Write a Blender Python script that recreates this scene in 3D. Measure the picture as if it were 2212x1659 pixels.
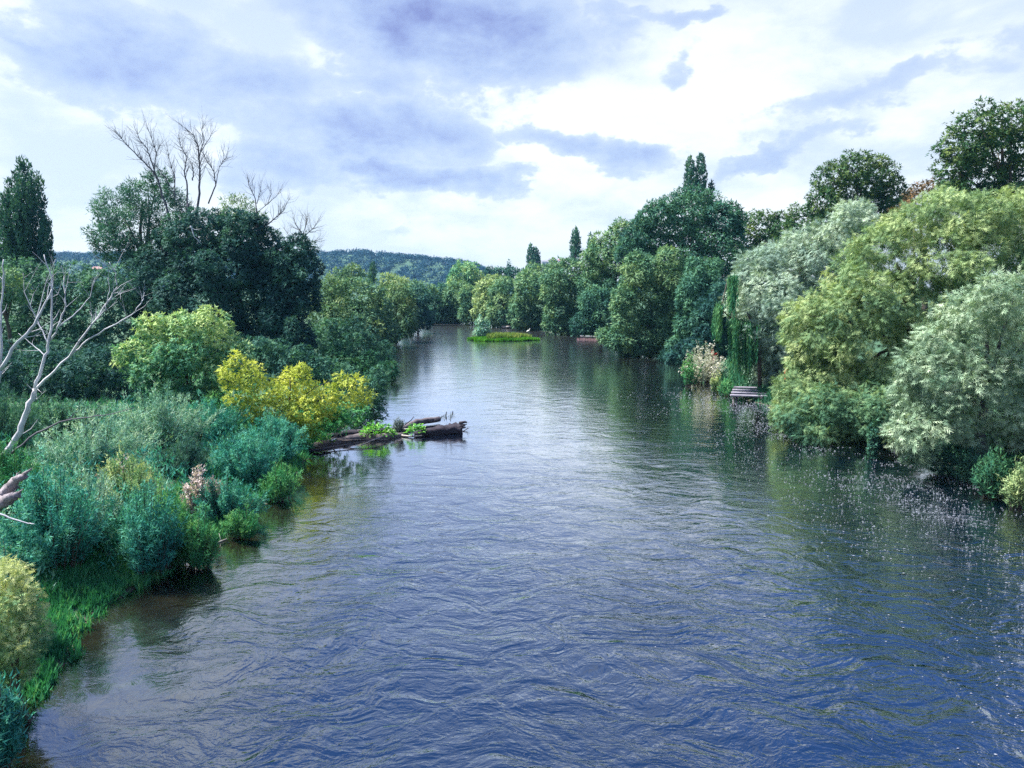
import bpy, math, random
import numpy as np
from mathutils import Vector

S = bpy.context.scene
C = S.collection
for o in list(bpy.data.objects):
    bpy.data.objects.remove(o, do_unlink=True)

# ------------------------------------------------------------------ camera
F = 1580.0                      # focal length for a 2212 px wide frame
CAM_H = 8.0
PITCH = math.atan((829.5 - 630.0) / F)
cam_d = bpy.data.cameras.new('camera')
cam_d.sensor_width = 36.0
cam_d.lens = 36.0 * F / 2212.0
cam_d.clip_end = 8000
cam = bpy.data.objects.new('camera', cam_d)
cam.location = (0, 0, CAM_H)
cam.rotation_euler = (math.pi / 2 - PITCH, 0, 0)
C.objects.link(cam)
S.camera = cam

# ------------------------------------------------------------------ light, exposure
SUN_AZ, SUN_EL = math.radians(-82.0), math.radians(56.0)     # azimuth from +Y (downstream), negative = left
S.view_settings.view_transform = 'Standard'
S.view_settings.look = 'None'
EXPO = 1.5
S.view_settings.exposure = EXPO
S.view_settings.gamma = 1.0
S.view_settings.use_curve_mapping = False
S.render.engine = 'CYCLES'
S.cycles.max_bounces = 6
S.cycles.diffuse_bounces = 3
S.cycles.glossy_bounces = 3
S.cycles.transmission_bounces = 3
S.cycles.transparent_max_bounces = 6
S.cycles.volume_bounces = 0
S.cycles.caustics_reflective = False
S.cycles.caustics_refractive = False
S.cycles.use_denoising = False
S.cycles.sample_clamp_direct = 1.2
S.cycles.sample_clamp_indirect = 1.0

sun_d = bpy.data.lights.new('sun', 'SUN')
sun_d.energy = 5.0
sun_d.angle = math.radians(10)
sun_d.color = (1.0, 0.96, 0.88)
sun = bpy.data.objects.new('sun', sun_d)
sdir = Vector((math.sin(SUN_AZ) * math.cos(SUN_EL), math.cos(SUN_AZ) * math.cos(SUN_EL), math.sin(SUN_EL)))
sun.rotation_euler = sdir.to_track_quat('Z', 'Y').to_euler()
sun.location = (0, 0, 60)
C.objects.link(sun)


def ray(x, y):
    d = np.array([(x - 1106.0) / F, 1.0, (829.5 - y) / F])
    c, s = math.cos(PITCH), math.sin(PITCH)
    return np.array([d[0], d[1] * c + d[2] * s, -d[1] * s + d[2] * c])


def at(x, y, Y):
    """world point at distance Y down the river, seen along the given sight line"""
    d = ray(x, y)
    return np.array([0, 0, CAM_H]) + d * (Y / d[1])


def gnd(x, y, z=0.0):
    d = ray(x, y)
    return np.array([0, 0, CAM_H]) + d * ((z - CAM_H) / d[2])


def px(n, Y):
    return n * Y / F


# ------------------------------------------------------------------ sky
W = bpy.data.worlds.new('World')
S.world = W
W.use_nodes = True
nt = W.node_tree
nt.nodes.clear()


class NT:
    def __init__(self, tree):
        self.t = tree

    def n(self, typ, **kw):
        nd = self.t.nodes.new(typ)
        for k, v in kw.items():
            setattr(nd, k, v)
        return nd

    def link(self, a, b):
        self.t.links.new(a, b)

    def set(self, sock, v):
        if hasattr(v, 'is_linked'):
            self.link(v, sock)
        else:
            sock.default_value = v

    def m(self, op, a, b=None, c=None, clamp=False):
        nd = self.n('ShaderNodeMath', operation=op)
        nd.use_clamp = clamp
        self.set(nd.inputs[0], a)
        if b is not None:
            self.set(nd.inputs[1], b)
        if c is not None:
            self.set(nd.inputs[2], c)
        return nd.outputs[0]

    def smooth(self, v, a, b, to0=0.0, to1=1.0):
        nd = self.n('ShaderNodeMapRange', interpolation_type='SMOOTHSTEP')
        self.set(nd.inputs[0], v)
        for i, q in enumerate((a, b, to0, to1)):
            self.set(nd.inputs[1 + i], q)
        return nd.outputs[0]

    def lin(self, v, a, b, to0=0.0, to1=1.0):
        nd = self.n('ShaderNodeMapRange')
        self.set(nd.inputs[0], v)
        for i, q in enumerate((a, b, to0, to1)):
            self.set(nd.inputs[1 + i], q)
        return nd.outputs[0]

    def noise(self, vec, scale, detail=4, rough=0.5, dist=0.0, lac=2.0, kind=None):
        nd = self.n('ShaderNodeTexNoise')
        if kind:
            nd.noise_type = kind
        self.set(nd.inputs['Vector'], vec)
        for k, v in (('Scale', scale), ('Detail', detail), ('Roughness', rough), ('Distortion', dist), ('Lacunarity', lac)):
            nd.inputs[k].default_value = v
        return nd.outputs

    def vmath(self, op, a, b=None, scale=None):
        nd = self.n('ShaderNodeVectorMath', operation=op)
        self.set(nd.inputs[0], a)
        if b is not None:
            self.set(nd.inputs[1], b)
        if scale is not None:
            self.set(nd.inputs['Scale'], scale)
        return nd.outputs['Value'] if op in ('LENGTH', 'DOT_PRODUCT') else nd.outputs[0]

    def comb(self, x, y, z=0.0):
        nd = self.n('ShaderNodeCombineXYZ')
        for i, v in enumerate((x, y, z)):
            self.set(nd.inputs[i], v)
        return nd.outputs[0]

    def sep(self, v):
        nd = self.n('ShaderNodeSeparateXYZ')
        self.link(v, nd.inputs[0])
        return nd.outputs

    def mix(self, f, a, b, blend='MIX'):
        nd = self.n('ShaderNodeMix', data_type='RGBA', blend_type=blend)
        self.set(nd.inputs[0], f)
        self.set(nd.inputs[6], a)
        self.set(nd.inputs[7], b)
        return nd.outputs[2]

    def ramp(self, v, stops, interp='LINEAR'):
        nd = self.n('ShaderNodeValToRGB')
        cr = nd.color_ramp
        cr.interpolation = interp
        while len(cr.elements) < len(stops):
            cr.elements.new(0.5)
        for e, (p, c) in zip(cr.elements, stops):
            e.position = p
            e.color = (*c, 1) if len(c) == 3 else c
        self.link(v, nd.inputs[0])
        return nd.outputs[0]


def lin(r, g, b):
    f = lambda c: c / 12.92 if c <= 0.04045 else ((c + 0.055) / 1.055) ** 2.4
    return tuple(f(c / 255.0) for c in (r, g, b))


def azel(x, y):
    d = ray(x, y)
    d = d / np.linalg.norm(d)
    return math.atan2(d[0], d[1]), math.asin(d[2])


def build_sky():
    k = NT(nt)
    out = k.n('ShaderNodeOutputWorld')
    bg = k.n('ShaderNodeBackground')
    STR = 0.1
    bg.inputs['Strength'].default_value = STR
    k.link(bg.outputs[0], out.inputs[0])
    sky = k.n('ShaderNodeTexSky', sky_type='NISHITA')
    sky.sun_disc = False
    sky.sun_elevation = SUN_EL
    sky.sun_rotation = SUN_AZ
    tc = k.n('ShaderNodeTexCoord')
    d = tc.outputs['Generated']
    sx, sy, sz = k.sep(d)
    # cloud layer overhead: directions projected onto a flat sheet
    hz = k.m('ADD', k.m('MAXIMUM', sz, 0.0), 0.16)
    q = k.comb(k.m('DIVIDE', sx, hz), k.m('DIVIDE', sy, hz), 0.0)
    # ragged warp of the large cloud banks
    dd = k.vmath('MULTIPLY', d, (1.0, 1.0, 1.7))
    w1 = k.noise(dd, 5.0, 6, 0.6)[1]
    w1 = k.vmath('SUBTRACT', w1, (0.5, 0.5, 0.5))
    wx, wy, wz = k.sep(w1)
    az = k.m('ADD', k.m('ARCTAN2', sx, sy), k.m('MULTIPLY', wx, 0.34))
    el = k.m('ADD', k.m('ARCSINE', sz), k.m('MULTIPLY', wy, 0.17))
    ae = k.comb(az, el, 0.0)
    # banks of thicker cloud: (x, y, half width, half height, thickness, tilt)
    banks = [(960, 70, 390, 150, 1.0, 0.10), (820, 190, 190, 60, .55, 0.1), (1080, 170, 200, 70, .7, -0.25),
             (330, 150, 420, 110, 0.68, 0.05), (60, 80, 180, 40, .62, 0.2), (780, 300, 340, 90, 0.85, 0.0),
             (900, 400, 250, 50, 0.80, 0.0), (640, 370, 260, 60, 0.62, 0.0), (1230, 320, 230, 48, 0.72, 0.12),
             (1900, 190, 400, 42, 0.46, -0.28), (1650, 330, 210, 28, 0.5, -0.22), (1480, 125, 80, 50, 0.42, -0.7),
             (1080, 395, 110, 28, .55, 0.0), (1330, 70, 120, 50, 0.45, -0.4), (1450, 5, 200, 30, 0.5, 0.0),
             (820, 510, 150, 22, .30, 0), (300, 330, 200, 22, .25, 0), (1750, 400, 160, 18, .3, -.2)]
    # sky above the frame: two broad grey banks carry on over the river
    tot = None
    for (x, y, rx, ry, th, tilt) in banks:
        a0, e0 = azel(x, y)
        v = k.vmath('SUBTRACT', ae, (a0, e0, 0.0))
        vx, vy, _ = k.sep(v)
        c, s = math.cos(-tilt), math.sin(-tilt)
        ux = k.m('ADD', k.m('MULTIPLY', vx, c), k.m('MULTIPLY', vy, s))
        uy = k.m('SUBTRACT', k.m('MULTIPLY', vy, c), k.m('MULTIPLY', vx, s))
        L = k.vmath('LENGTH', k.comb(k.m('MULTIPLY', ux, F / rx), k.m('MULTIPLY', uy, F / ry), 0.0))
        b = k.smooth(L, 0.0, 1.45, th * 0.97, 0.0)
        tot = b if tot is None else k.m('MAXIMUM', tot, b)
    # beyond the frame the same broken cloud goes on
    gen = k.noise(q, 0.55, 5, 0.55, 0.6)[0]
    outside = k.m('MAXIMUM', k.smooth(k.m('ARCSINE', sz), 0.33, 0.50),
                  k.smooth(k.m('ABSOLUTE', k.m('ARCTAN2', sx, sy)), 0.62, 0.95))
    tot = k.m('MAXIMUM', tot, k.m('MULTIPLY', outside, k.smooth(gen, 0.42, 0.66, 0.10, 0.95)))
    ga, ge = math.radians(-24), math.radians(29)
    vx, vy, _ = k.sep(k.vmath('SUBTRACT', ae, (ga, ge, 0.0)))
    gp = k.smooth(k.vmath('LENGTH', k.comb(k.m('MULTIPLY', vx, 1 / 0.20), k.m('MULTIPLY', vy, 1 / 0.13), 0.0)), 0.3, 1.2, 0.0, 1.0)
    tot = k.m('MULTIPLY', tot, gp)
    n1 = k.noise(dd, 9.5, 12, 0.63, 0.2)[0]
    n2 = k.noise(dd, 22.0, 7, 0.58, 0.1)[0]
    tex = k.m('ADD', k.m('MULTIPLY', k.m('SUBTRACT', n1, 0.5), 2.1), k.m('MULTIPLY', k.m('SUBTRACT', n2, 0.5), 0.8))
    dens = k.m('ADD', k.m('MULTIPLY', tot, 1.12), k.m('MULTIPLY', tex, k.m('ADD', k.m('MULTIPLY', tot, 0.75), 0.12)))
    hi = 1.2
    n3 = k.noise(k.vmath('MULTIPLY', d, (1.0, 1.0, 2.4)), 4.5, 7, 0.58, 0.2)[0]
    veil = k.mix(k.smooth(n3, 0.38, 0.62), (*[0.98 * v for v in lin(224, 239, 255)], 1), (*[hi * v for v in lin(244, 250, 255)], 1))
    g = k.m('ADD', k.m('MULTIPLY', dens, 0.68), 0.1)
    grey = k.ramp(g, [(0.28, lin(226, 239, 255)), (0.42, lin(206, 223, 251)), (0.58, lin(186, 206, 244)), (0.76, lin(162, 180, 231)), (0.94, lin(136, 147, 208))])
    col = k.mix(k.smooth(g, 0.25, 0.37), veil, grey)
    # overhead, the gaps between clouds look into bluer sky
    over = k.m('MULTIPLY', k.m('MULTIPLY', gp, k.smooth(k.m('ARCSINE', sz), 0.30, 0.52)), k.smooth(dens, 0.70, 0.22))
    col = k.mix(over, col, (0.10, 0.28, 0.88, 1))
    # thin bright haze of cloud near the horizon
    low = k.smooth(k.m('ARCSINE', sz), 0.0, 0.13, 0.55, 0.0)
    col = k.mix(low, col, (*[1.1 * v for v in lin(228, 242, 255)], 1))
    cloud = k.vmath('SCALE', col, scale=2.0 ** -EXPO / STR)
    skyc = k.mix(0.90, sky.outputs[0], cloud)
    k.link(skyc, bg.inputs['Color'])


build_sky()

# ------------------------------------------------------------------ helpers: objects


def obj(name, me, mat=None, parent=None):
    o = bpy.data.objects.new(name, me)
    C.objects.link(o)
    if mat is not None and me is not None and not me.materials:
        for mm in (mat if isinstance(mat, (list, tuple)) else [mat]):
            me.materials.append(mm)
    if parent is not None:
        o.parent = parent
        o.matrix_parent_inverse.identity()
    return o


def thing(name, label, cat, loc, group=None, rz=0.0):
    o = bpy.data.objects.new(name, None)
    C.objects.link(o)
    o.empty_display_size = 0.3
    o.location = [float(v) for v in loc]
    o.rotation_euler = (0, 0, rz)
    return tag(o, label, cat, group)


def tag(o, label, cat, group=None):
    o['label'] = label
    o['category'] = cat
    if group:
        o['group'] = group
    return o


def mesh_np(name, V, Fq, tint=None, smooth=False):
    """V (n,3), Fq (m,3|4) -> mesh, optional tint per face"""
    me = bpy.data.meshes.new(name)
    V = np.ascontiguousarray(V, dtype=np.float32)
    Fq = np.ascontiguousarray(Fq, dtype=np.int32)
    m, s = Fq.shape
    me.vertices.add(len(V))
    me.vertices.foreach_set('co', V.ravel())
    me.loops.add(m * s)
    me.loops.foreach_set('vertex_index', Fq.ravel())
    me.polygons.add(m)
    me.polygons.foreach_set('loop_start', np.arange(0, m * s, s, dtype=np.int32))
    if smooth:
        me.polygons.foreach_set('use_smooth', np.ones(m, dtype=bool))
    if tint is not None:
        a = me.attributes.new('tint', 'FLOAT', 'FACE')
        a.data.foreach_set('value', np.ascontiguousarray(tint, dtype=np.float32))
    me.update(calc_edges=True)
    return me


def mesh_py(name, V, Fs, smooth=False):
    me = bpy.data.meshes.new(name)
    me.from_pydata([tuple(map(float, v)) for v in V], [], Fs)
    if smooth:
        for p in me.polygons:
            p.use_smooth = True
    me.update()
    return me


class MB:
    def __init__(self):
        self.V, self.F = [], []

    def tube(self, pts, rads, sides=6, cap=True, wob=0.0, rng=None):
        pts = [Vector([float(c) for c in p]) for p in pts]
        n = len(pts)
        base = len(self.V)
        ref = None
        for i, p in enumerate(pts):
            t = (pts[min(i + 1, n - 1)] - pts[max(i - 1, 0)])
            if t.length < 1e-6:
                t = Vector((0, 0, 1))
            t.normalize()
            if ref is None:
                ref = Vector((0, 0, 1)) if abs(t.z) < 0.9 else Vector((1, 0, 0))
            a = t.cross(ref)
            if a.length < 1e-4:
                a = t.orthogonal()
            a.normalize()
            b = t.cross(a)
            ref = b.cross(t) * -1 if False else ref
            for s in range(sides):
                an = 2 * math.pi * s / sides
                r = rads[i] * (1 + (rng.uniform(-wob, wob) if rng is not None and wob else 0))
                self.V.append(p + (a * math.cos(an) + b * math.sin(an)) * r)
        for i in range(n - 1):
            for s in range(sides):
                s2 = (s + 1) % sides
                self.F.append((base + i * sides + s, base + i * sides + s2, base + (i + 1) * sides + s2, base + (i + 1) * sides + s))
        if cap:
            self.F.append(tuple(base + s for s in range(sides))[::-1])
            self.F.append(tuple(base + (n - 1) * sides + s for s in range(sides)))
        return self

    def box(self, c, size, rz=0.0, tilt=0.0):
        b = len(self.V)
        hx, hy, hz = (s / 2 for s in size)
        ca, sa = math.cos(rz), math.sin(rz)
        for dx, dy, dz in ((-1, -1, -1), (1, -1, -1), (1, 1, -1), (-1, 1, -1), (-1, -1, 1), (1, -1, 1), (1, 1, 1), (-1, 1, 1)):
            x, y, z = dx * hx, dy * hy, dz * hz + dx * hx * tilt
            self.V.append(Vector((c[0] + x * ca - y * sa, c[1] + x * sa + y * ca, c[2] + z)))
        for f in ((0, 3, 2, 1), (4, 5, 6, 7), (0, 1, 5, 4), (1, 2, 6, 5), (2, 3, 7, 6), (3, 0, 4, 7)):
            self.F.append(tuple(b + i for i in f))
        return self

    def build(self, name, mat, parent=None, smooth=True, origin=None):
        V = self.V
        if origin is not None:
            o = Vector([float(c) for c in origin])
            V = [v - o for v in V]
        return obj(name, mesh_py(name, V, self.F, smooth), mat, parent)


def fbm2(x, y, seed=0, octs=4, s=1.0):
    """cheap value noise on arrays"""
    tot = np.zeros_like(x, dtype=float)
    amp, fr = 1.0, s
    for o in range(octs):
        xi, yi = x * fr + 17.3 * o + seed, y * fr - 9.1 * o + seed * 1.7
        x0, y0 = np.floor(xi), np.floor(yi)
        fx, fy = xi - x0, yi - y0
        fx, fy = fx * fx * (3 - 2 * fx), fy * fy * (3 - 2 * fy)

        def h(a, b):
            v = np.sin(a * 127.1 + b * 311.7 + o * 13.7) * 43758.5453
            return v - np.floor(v)
        tot += amp * ((h(x0, y0) * (1 - fx) + h(x0 + 1, y0) * fx) * (1 - fy) + (h(x0, y0 + 1) * (1 - fx) + h(x0 + 1, y0 + 1) * fx) * fy - 0.5)
        amp *= 0.5
        fr *= 2.03
    return tot


# ------------------------------------------------------------------ materials


def new_mat(name):
    m = bpy.data.materials.new(name)
    m.use_nodes = True
    m.node_tree.nodes.clear()
    return m, NT(m.node_tree)


def leaf_mat(name, c0, c1, c2, trans=0.28, big=0.5, spec=0.08, rough=0.6):
    """leaf colours: three shades met from leaf to leaf, drifting over a few metres of crown"""
    m, k = new_mat(name)
    at_ = k.n('ShaderNodeAttribute', attribute_name='tint')
    geo = k.n('ShaderNodeNewGeometry')
    nz = k.noise(geo.outputs['Position'], big, 2, 0.5)[0]
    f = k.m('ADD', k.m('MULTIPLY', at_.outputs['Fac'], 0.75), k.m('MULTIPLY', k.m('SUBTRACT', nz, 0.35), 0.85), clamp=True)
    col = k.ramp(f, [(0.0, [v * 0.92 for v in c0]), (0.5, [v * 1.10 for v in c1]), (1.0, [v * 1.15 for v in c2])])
    p = k.n('ShaderNodeBsdfPrincipled')
    k.link(col, p.inputs['Base Color'])
    p.inputs['Roughness'].default_value = rough
    p.inputs['Specular IOR Level'].default_value = spec
    t = k.n('ShaderNodeBsdfTranslucent')
    k.link(k.mix(1.0, col, (1.0, 1.0, 0.55, 1), 'MULTIPLY'), t.inputs['Color'])
    mx = k.n('ShaderNodeMixShader')
    mx.inputs[0].default_value = trans
    k.link(p.outputs[0], mx.inputs[1])
    k.link(t.outputs[0], mx.inputs[2])
    o = k.n('ShaderNodeOutputMaterial')
    k.link(mx.outputs[0], o.inputs[0])
    return m


def bark_mat(name, c0, c1, scale=6.0, stretch=(1, 1, 0.25), bump=0.4, spec=0.15, rough=0.85):
    m, k = new_mat(name)
    geo = k.n('ShaderNodeNewGeometry')
    v = k.vmath('MULTIPLY', geo.outputs['Position'], stretch)
    n1 = k.noise(v, scale, 6, 0.65, 0.4)[0]
    n2 = k.noise(geo.outputs['Position'], scale * 0.25, 3, 0.5)[0]
    f = k.m('ADD', k.m('MULTIPLY', n1, 0.7), k.m('MULTIPLY', n2, 0.3))
    col = k.ramp(f, [(0.32, c0), (0.66, c1)])
    p = k.n('ShaderNodeBsdfPrincipled')
    k.link(col, p.inputs['Base Color'])
    p.inputs['Roughness'].default_value = rough
    p.inputs['Specular IOR Level'].default_value = spec
    b = k.n('ShaderNodeBump')
    b.inputs['Strength'].default_value = bump
    b.inputs['Distance'].default_value = 0.05
    k.link(n1, b.inputs['Height'])
    k.link(b.outputs[0], p.inputs['Normal'])
    o = k.n('ShaderNodeOutputMaterial')
    k.link(p.outputs[0], o.inputs[0])
    return m


M = {}
M['bark'] = bark_mat('brown_bark', (0.03, 0.025, 0.022), (0.12, 0.10, 0.09))
M['bark_grey'] = bark_mat('grey_dead_bark', (0.045, 0.045, 0.06), (0.13, 0.125, 0.155), 4)
M['bark_pale'] = bark_mat('pale_dead_wood', (0.30, 0.30, 0.34), (0.62, 0.62, 0.68), 5)
M['bark_pink'] = bark_mat('broken_pinkish_wood', (0.10, 0.085, 0.10), (0.36, 0.32, 0.35), 13, (1, 1, 0.4), 0.9)
M['log'] = bark_mat('wet_dark_log', (0.010, 0.010, 0.015), (0.062, 0.055, 0.072), 6, (0.3, 1, 1), 0.9)
M['drift'] = bark_mat('driftwood', (0.045, 0.038, 0.045), (0.18, 0.155, 0.165), 7, (0.3, 1, 1), 0.6)
M['drift_pale'] = bark_mat('pale_driftwood', (0.16, 0.145, 0.14), (0.42, 0.39, 0.38), 6, (0.3, 1, 1), 0.4)
M['plank'] = bark_mat('weathered_plank', (0.13, 0.125, 0.16), (0.30, 0.29, 0.36), 8, (0.15, 1, 1), 0.3)
M['plank_red'] = bark_mat('reddish_plank', (0.16, 0.09, 0.10), (0.36, 0.24, 0.26), 5, (1, 1, 0.2), 0.3)

# three leaf shades: (inner / usual / fresh)
M['teal'] = leaf_mat('dark_teal_leaf', (0.020, 0.072, 0.070), (0.044, 0.138, 0.106), (0.105, 0.23, 0.125))
M['deep'] = leaf_mat('deep_dark_leaf', (0.014, 0.052, 0.060), (0.028, 0.098, 0.092), (0.065, 0.16, 0.105))
M['willow'] = leaf_mat('grey_green_willow_leaf', (0.038, 0.12, 0.092), (0.095, 0.215, 0.128), (0.24, 0.34, 0.15))
M['willow_y'] = leaf_mat('yellowing_willow_leaf', (0.045, 0.12, 0.075), (0.10, 0.20, 0.10), (0.24, 0.31, 0.13))
M['silver'] = leaf_mat('silver_willow_leaf', (0.14, 0.235, 0.205), (0.27, 0.385, 0.32), (0.48, 0.57, 0.43), 0.25)
M['silver_near'] = leaf_mat('pale_near_willow_leaf', (0.10, 0.19, 0.13), (0.23, 0.34, 0.23), (0.46, 0.55, 0.40), 0.25)
M['lime'] = leaf_mat('yellow_green_willow_leaf', (0.07, 0.15, 0.085), (0.18, 0.29, 0.14), (0.42, 0.50, 0.24), 0.3)
M['oak'] = leaf_mat('olive_oak_leaf', (0.020, 0.066, 0.036), (0.044, 0.112, 0.048), (0.13, 0.18, 0.055))
M['poplar'] = leaf_mat('poplar_leaf', (0.016, 0.065, 0.065), (0.034, 0.11, 0.085), (0.08, 0.17, 0.09))
M['shrub'] = leaf_mat('teal_shrub_leaf', (0.015, 0.11, 0.10), (0.035, 0.23, 0.19), (0.14, 0.40, 0.28))
M['shrub_d'] = leaf_mat('dull_green_shrub_leaf', (0.015, 0.07, 0.05), (0.03, 0.12, 0.07), (0.08, 0.20, 0.09))
M['shrub_g'] = leaf_mat('green_weed_leaf', (0.02, 0.12, 0.06), (0.05, 0.24, 0.10), (0.20, 0.40, 0.13))
M['weed_pale'] = leaf_mat('pale_weed_leaf', (0.06, 0.20, 0.17), (0.16, 0.35, 0.27), (0.42, 0.54, 0.40))
M['bright'] = leaf_mat('fresh_yellow_green_leaf', (0.03, 0.15, 0.11), (0.11, 0.29, 0.16), (0.46, 0.56, 0.24))
M['yellow'] = leaf_mat('yellow_autumn_leaf', (0.10, 0.20, 0.05), (0.30, 0.38, 0.065), (0.60, 0.62, 0.14), 0.35)
M['cream'] = leaf_mat('cream_yellow_leaf', (0.05, 0.22, 0.13), (0.22, 0.35, 0.16), (0.66, 0.66, 0.32), 0.3)
M['grass'] = leaf_mat('bright_bank_grass', (0.02, 0.13, 0.065), (0.045, 0.24, 0.105), (0.20, 0.40, 0.16), 0.35, 1.5)
M['island_grass'] = leaf_mat('island_grass', (0.04, 0.17, 0.025), (0.09, 0.30, 0.03), (0.17, 0.38, 0.05), 0.35)
M['reed'] = leaf_mat('golden_reed', (0.10, 0.22, 0.05), (0.19, 0.29, 0.07), (0.38, 0.38, 0.13), 0.3)
M['pink'] = leaf_mat('pinkish_dry_flower', (0.24, 0.24, 0.24), (0.46, 0.39, 0.41), (0.66, 0.56, 0.56), 0.3)
M['flower'] = leaf_mat('faded_white_flower', (0.16, 0.26, 0.17), (0.42, 0.44, 0.36), (0.74, 0.70, 0.64), 0.3)
M['red'] = leaf_mat('red_leaf', (0.30, 0.06, 0.05), (0.55, 0.07, 0.07), (0.60, 0.12, 0.08), 0.3)
M['rust'] = leaf_mat('rusty_autumn_leaf', (0.05, 0.06, 0.04), (0.12, 0.09, 0.05), (0.26, 0.14, 0.06), 0.3)
M['dock'] = leaf_mat('glossy_dock_leaf', (0.04, 0.20, 0.025), (0.09, 0.33, 0.035), (0.22, 0.46, 0.06), 0.35, 2.0, 0.4, 0.4)
M['weeping'] = leaf_mat('weeping_willow_leaf', (0.012, 0.085, 0.055), (0.03, 0.15, 0.08), (0.13, 0.28, 0.10), 0.3)
M['grey_weed'] = leaf_mat('grey_weed_leaf', (0.05, 0.07, 0.09), (0.10, 0.14, 0.14), (0.24, 0.28, 0.28), 0.2)
M['hazed_hill_leaf'] = leaf_mat('haze_tinted_wood_leaf', (0.006, 0.032, 0.060), (0.012, 0.054, 0.088), (0.022, 0.080, 0.098), 0.2, 0.02)  # blue of the distant air painted into the leaf colour; the wood itself is green


# ------------------------------------------------------------------ river course
# shore lines on the water level: (Y, X)
LEFT = [(-60, -9.0), (5, -9.6), (14.2, -9.6), (17.0, -10.8), (20.5, -10.0), (24.6, -9.8), (27.2, -9.4), (31.5, -9.4), (36.5, -10.3),
        (40, -10.2), (47, -10.4), (60, -11.0), (78, -12.6), (98, -16.6), (115, -19), (150, -19.8), (185, -21), (200, -24), (215, -42), (232, -110), (245, -400)]
RIGHT = [(-60, 20.5), (5, 20.3), (22, 20.2), (28.5, 19.8), (33, 20.5), (42, 19.0), (50, 18.4), (58, 16.8), (68, 17.4), (74, 18.0), (85, 19.6),
         (100, 18.0), (118, 15.0), (135, 11.5), (150, 5.8), (166, 1.0), (180, -6), (205, -13), (232, -34), (255, -110), (270, -400)]
LEFT, RIGHT = np.array(LEFT), np.array(RIGHT)


def shore(y):
    return np.interp(y, LEFT[:, 0], LEFT[:, 1]), np.interp(y, RIGHT[:, 0], RIGHT[:, 1])


def bank_d(x, y):
    """metres outside the water (negative = in the river)"""
    xl, xr = shore(y)
    d = np.maximum(xl - x, x - xr)
    d = np.where(y > 245, np.where(x < -30, np.maximum(np.interp(x, [-400, -110, -34], [235, 235, 225]) - y, y - np.interp(x, [-400, -110, -34], [270, 255, 236])), np.maximum(d, 5)), d)
    return d


def ground_z(x, y):
    d = bank_d(x, y) + 0.55 * fbm2(x, y, 3, 3, 0.7)
    right = x > 2
    up = np.where(right, np.clip(d * 0.45, 0, 2.2) + np.clip(d - 5, 0, 30) * 0.05, np.clip(d * 0.22, 0, 1.0) + np.clip(d - 6, 0, 40) * 0.02)
    dn = np.where(right, np.clip(d * 0.30, -1.9, 0), np.clip(d * 0.16, -1.7, 0))
    z = np.where(d > 0, up + 0.05, dn)
    z = z + np.where(d > 1.0, 0.25 * fbm2(x, y, 9, 3, 0.25), 0.05 * fbm2(x, y, 5, 3, 1.2))
    # distant hills
    hl = hill_z(x, y)
    return np.maximum(z, hl)


def hill_z(x, y):
    """wooded ridge far up the valley"""
    u = x / np.maximum(y, 1) * F + 1106          # bearing, only used far away where it is nearly a straight ridge line
    xs = x * 1300 / 1300
    crest = np.interp(xs, [-1300, -900, -560, -330, -250, -150, -60, -5, 200, 420, 700], [52, 74, 72, 70, 77, 69, 55, 26, 22, 20, 10])
    crest = crest + 3.0 * fbm2(x, y * 0.3, 2, 3, 0.012)
    t = np.clip((y - 640) / 560.0, 0, 1)
    t = t * t * (3 - 2 * t)
    back = np.clip((y - 1350) / 500.0, 0, 1)
    crest = crest - 9
    return np.where(y > 600, crest * t * (1 - 0.8 * back), -50)


def build_ground():
    xs = np.concatenate([-np.geomspace(26, 1500, 46)[::-1], np.arange(-25, 30.01, 0.55), np.geomspace(31, 1500, 46)])
    ys = np.concatenate([np.linspace(-120, -8, 12), np.arange(-6, 70, 0.6), np.geomspace(70.5, 1700, 110)])
    X, Y = np.meshgrid(xs, ys)
    Z = ground_z(X, Y)
    ny, nx = X.shape
    V = np.stack([X.ravel(), Y.ravel(), Z.ravel()], 1)
    i = np.arange(ny * nx).reshape(ny, nx)
    Fq = np.stack([i[:-1, :-1], i[:-1, 1:], i[1:, 1:], i[1:, :-1]], -1).reshape(-1, 4)
    m, k = new_mat('bank_soil')
    geo = k.n('ShaderNodeNewGeometry')
    _, _, z = k.sep(geo.outputs['Position'])
    n1 = k.noise(geo.outputs['Position'], 2.5, 6, 0.65)[0]
    n2 = k.noise(geo.outputs['Position'], 0.25, 3, 0.5)[0]
    bed = k.ramp(n1, [(0.3, (0.024, 0.019, 0.014)), (0.7, (0.068, 0.053, 0.038))])
    soil = k.ramp(k.m('ADD', k.m('MULTIPLY', n1, 0.5), k.m('MULTIPLY', n2, 0.5)), [(0.35, (0.02, 0.06, 0.035)), (0.65, (0.045, 0.12, 0.055))])
    col = k.mix(k.smooth(z, -0.02, 0.14), bed, soil)
    p = k.n('ShaderNodeBsdfPrincipled')
    k.link(col, p.inputs['Base Color'])
    p.inputs['Roughness'].default_value = 0.9
    b = k.n('ShaderNodeBump')
    b.inputs['Strength'].default_value = 0.6
    b.inputs['Distance'].default_value = 0.08
    k.link(n1, b.inputs['Height'])
    k.link(b.outputs[0], p.inputs['Normal'])
    o = k.n('ShaderNodeOutputMaterial')
    k.link(p.outputs[0], o.inputs[0])
    g = obj('ground', mesh_np('ground', V, Fq, None, True), m)
    g['kind'] = 'structure'


build_ground()


def water_h(X, Y):
    """swell and boils of the current, metres"""
    h = 0.030 * fbm2(X * 1.0, Y * 0.75, 21, 3, 0.55) + 0.014 * fbm2(X + 0.4 * Y, Y, 33, 2, 1.5)
    return h * np.interp(Y, [0, 20, 40, 80], [1.1, 1.0, 0.45, 0.12])


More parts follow.
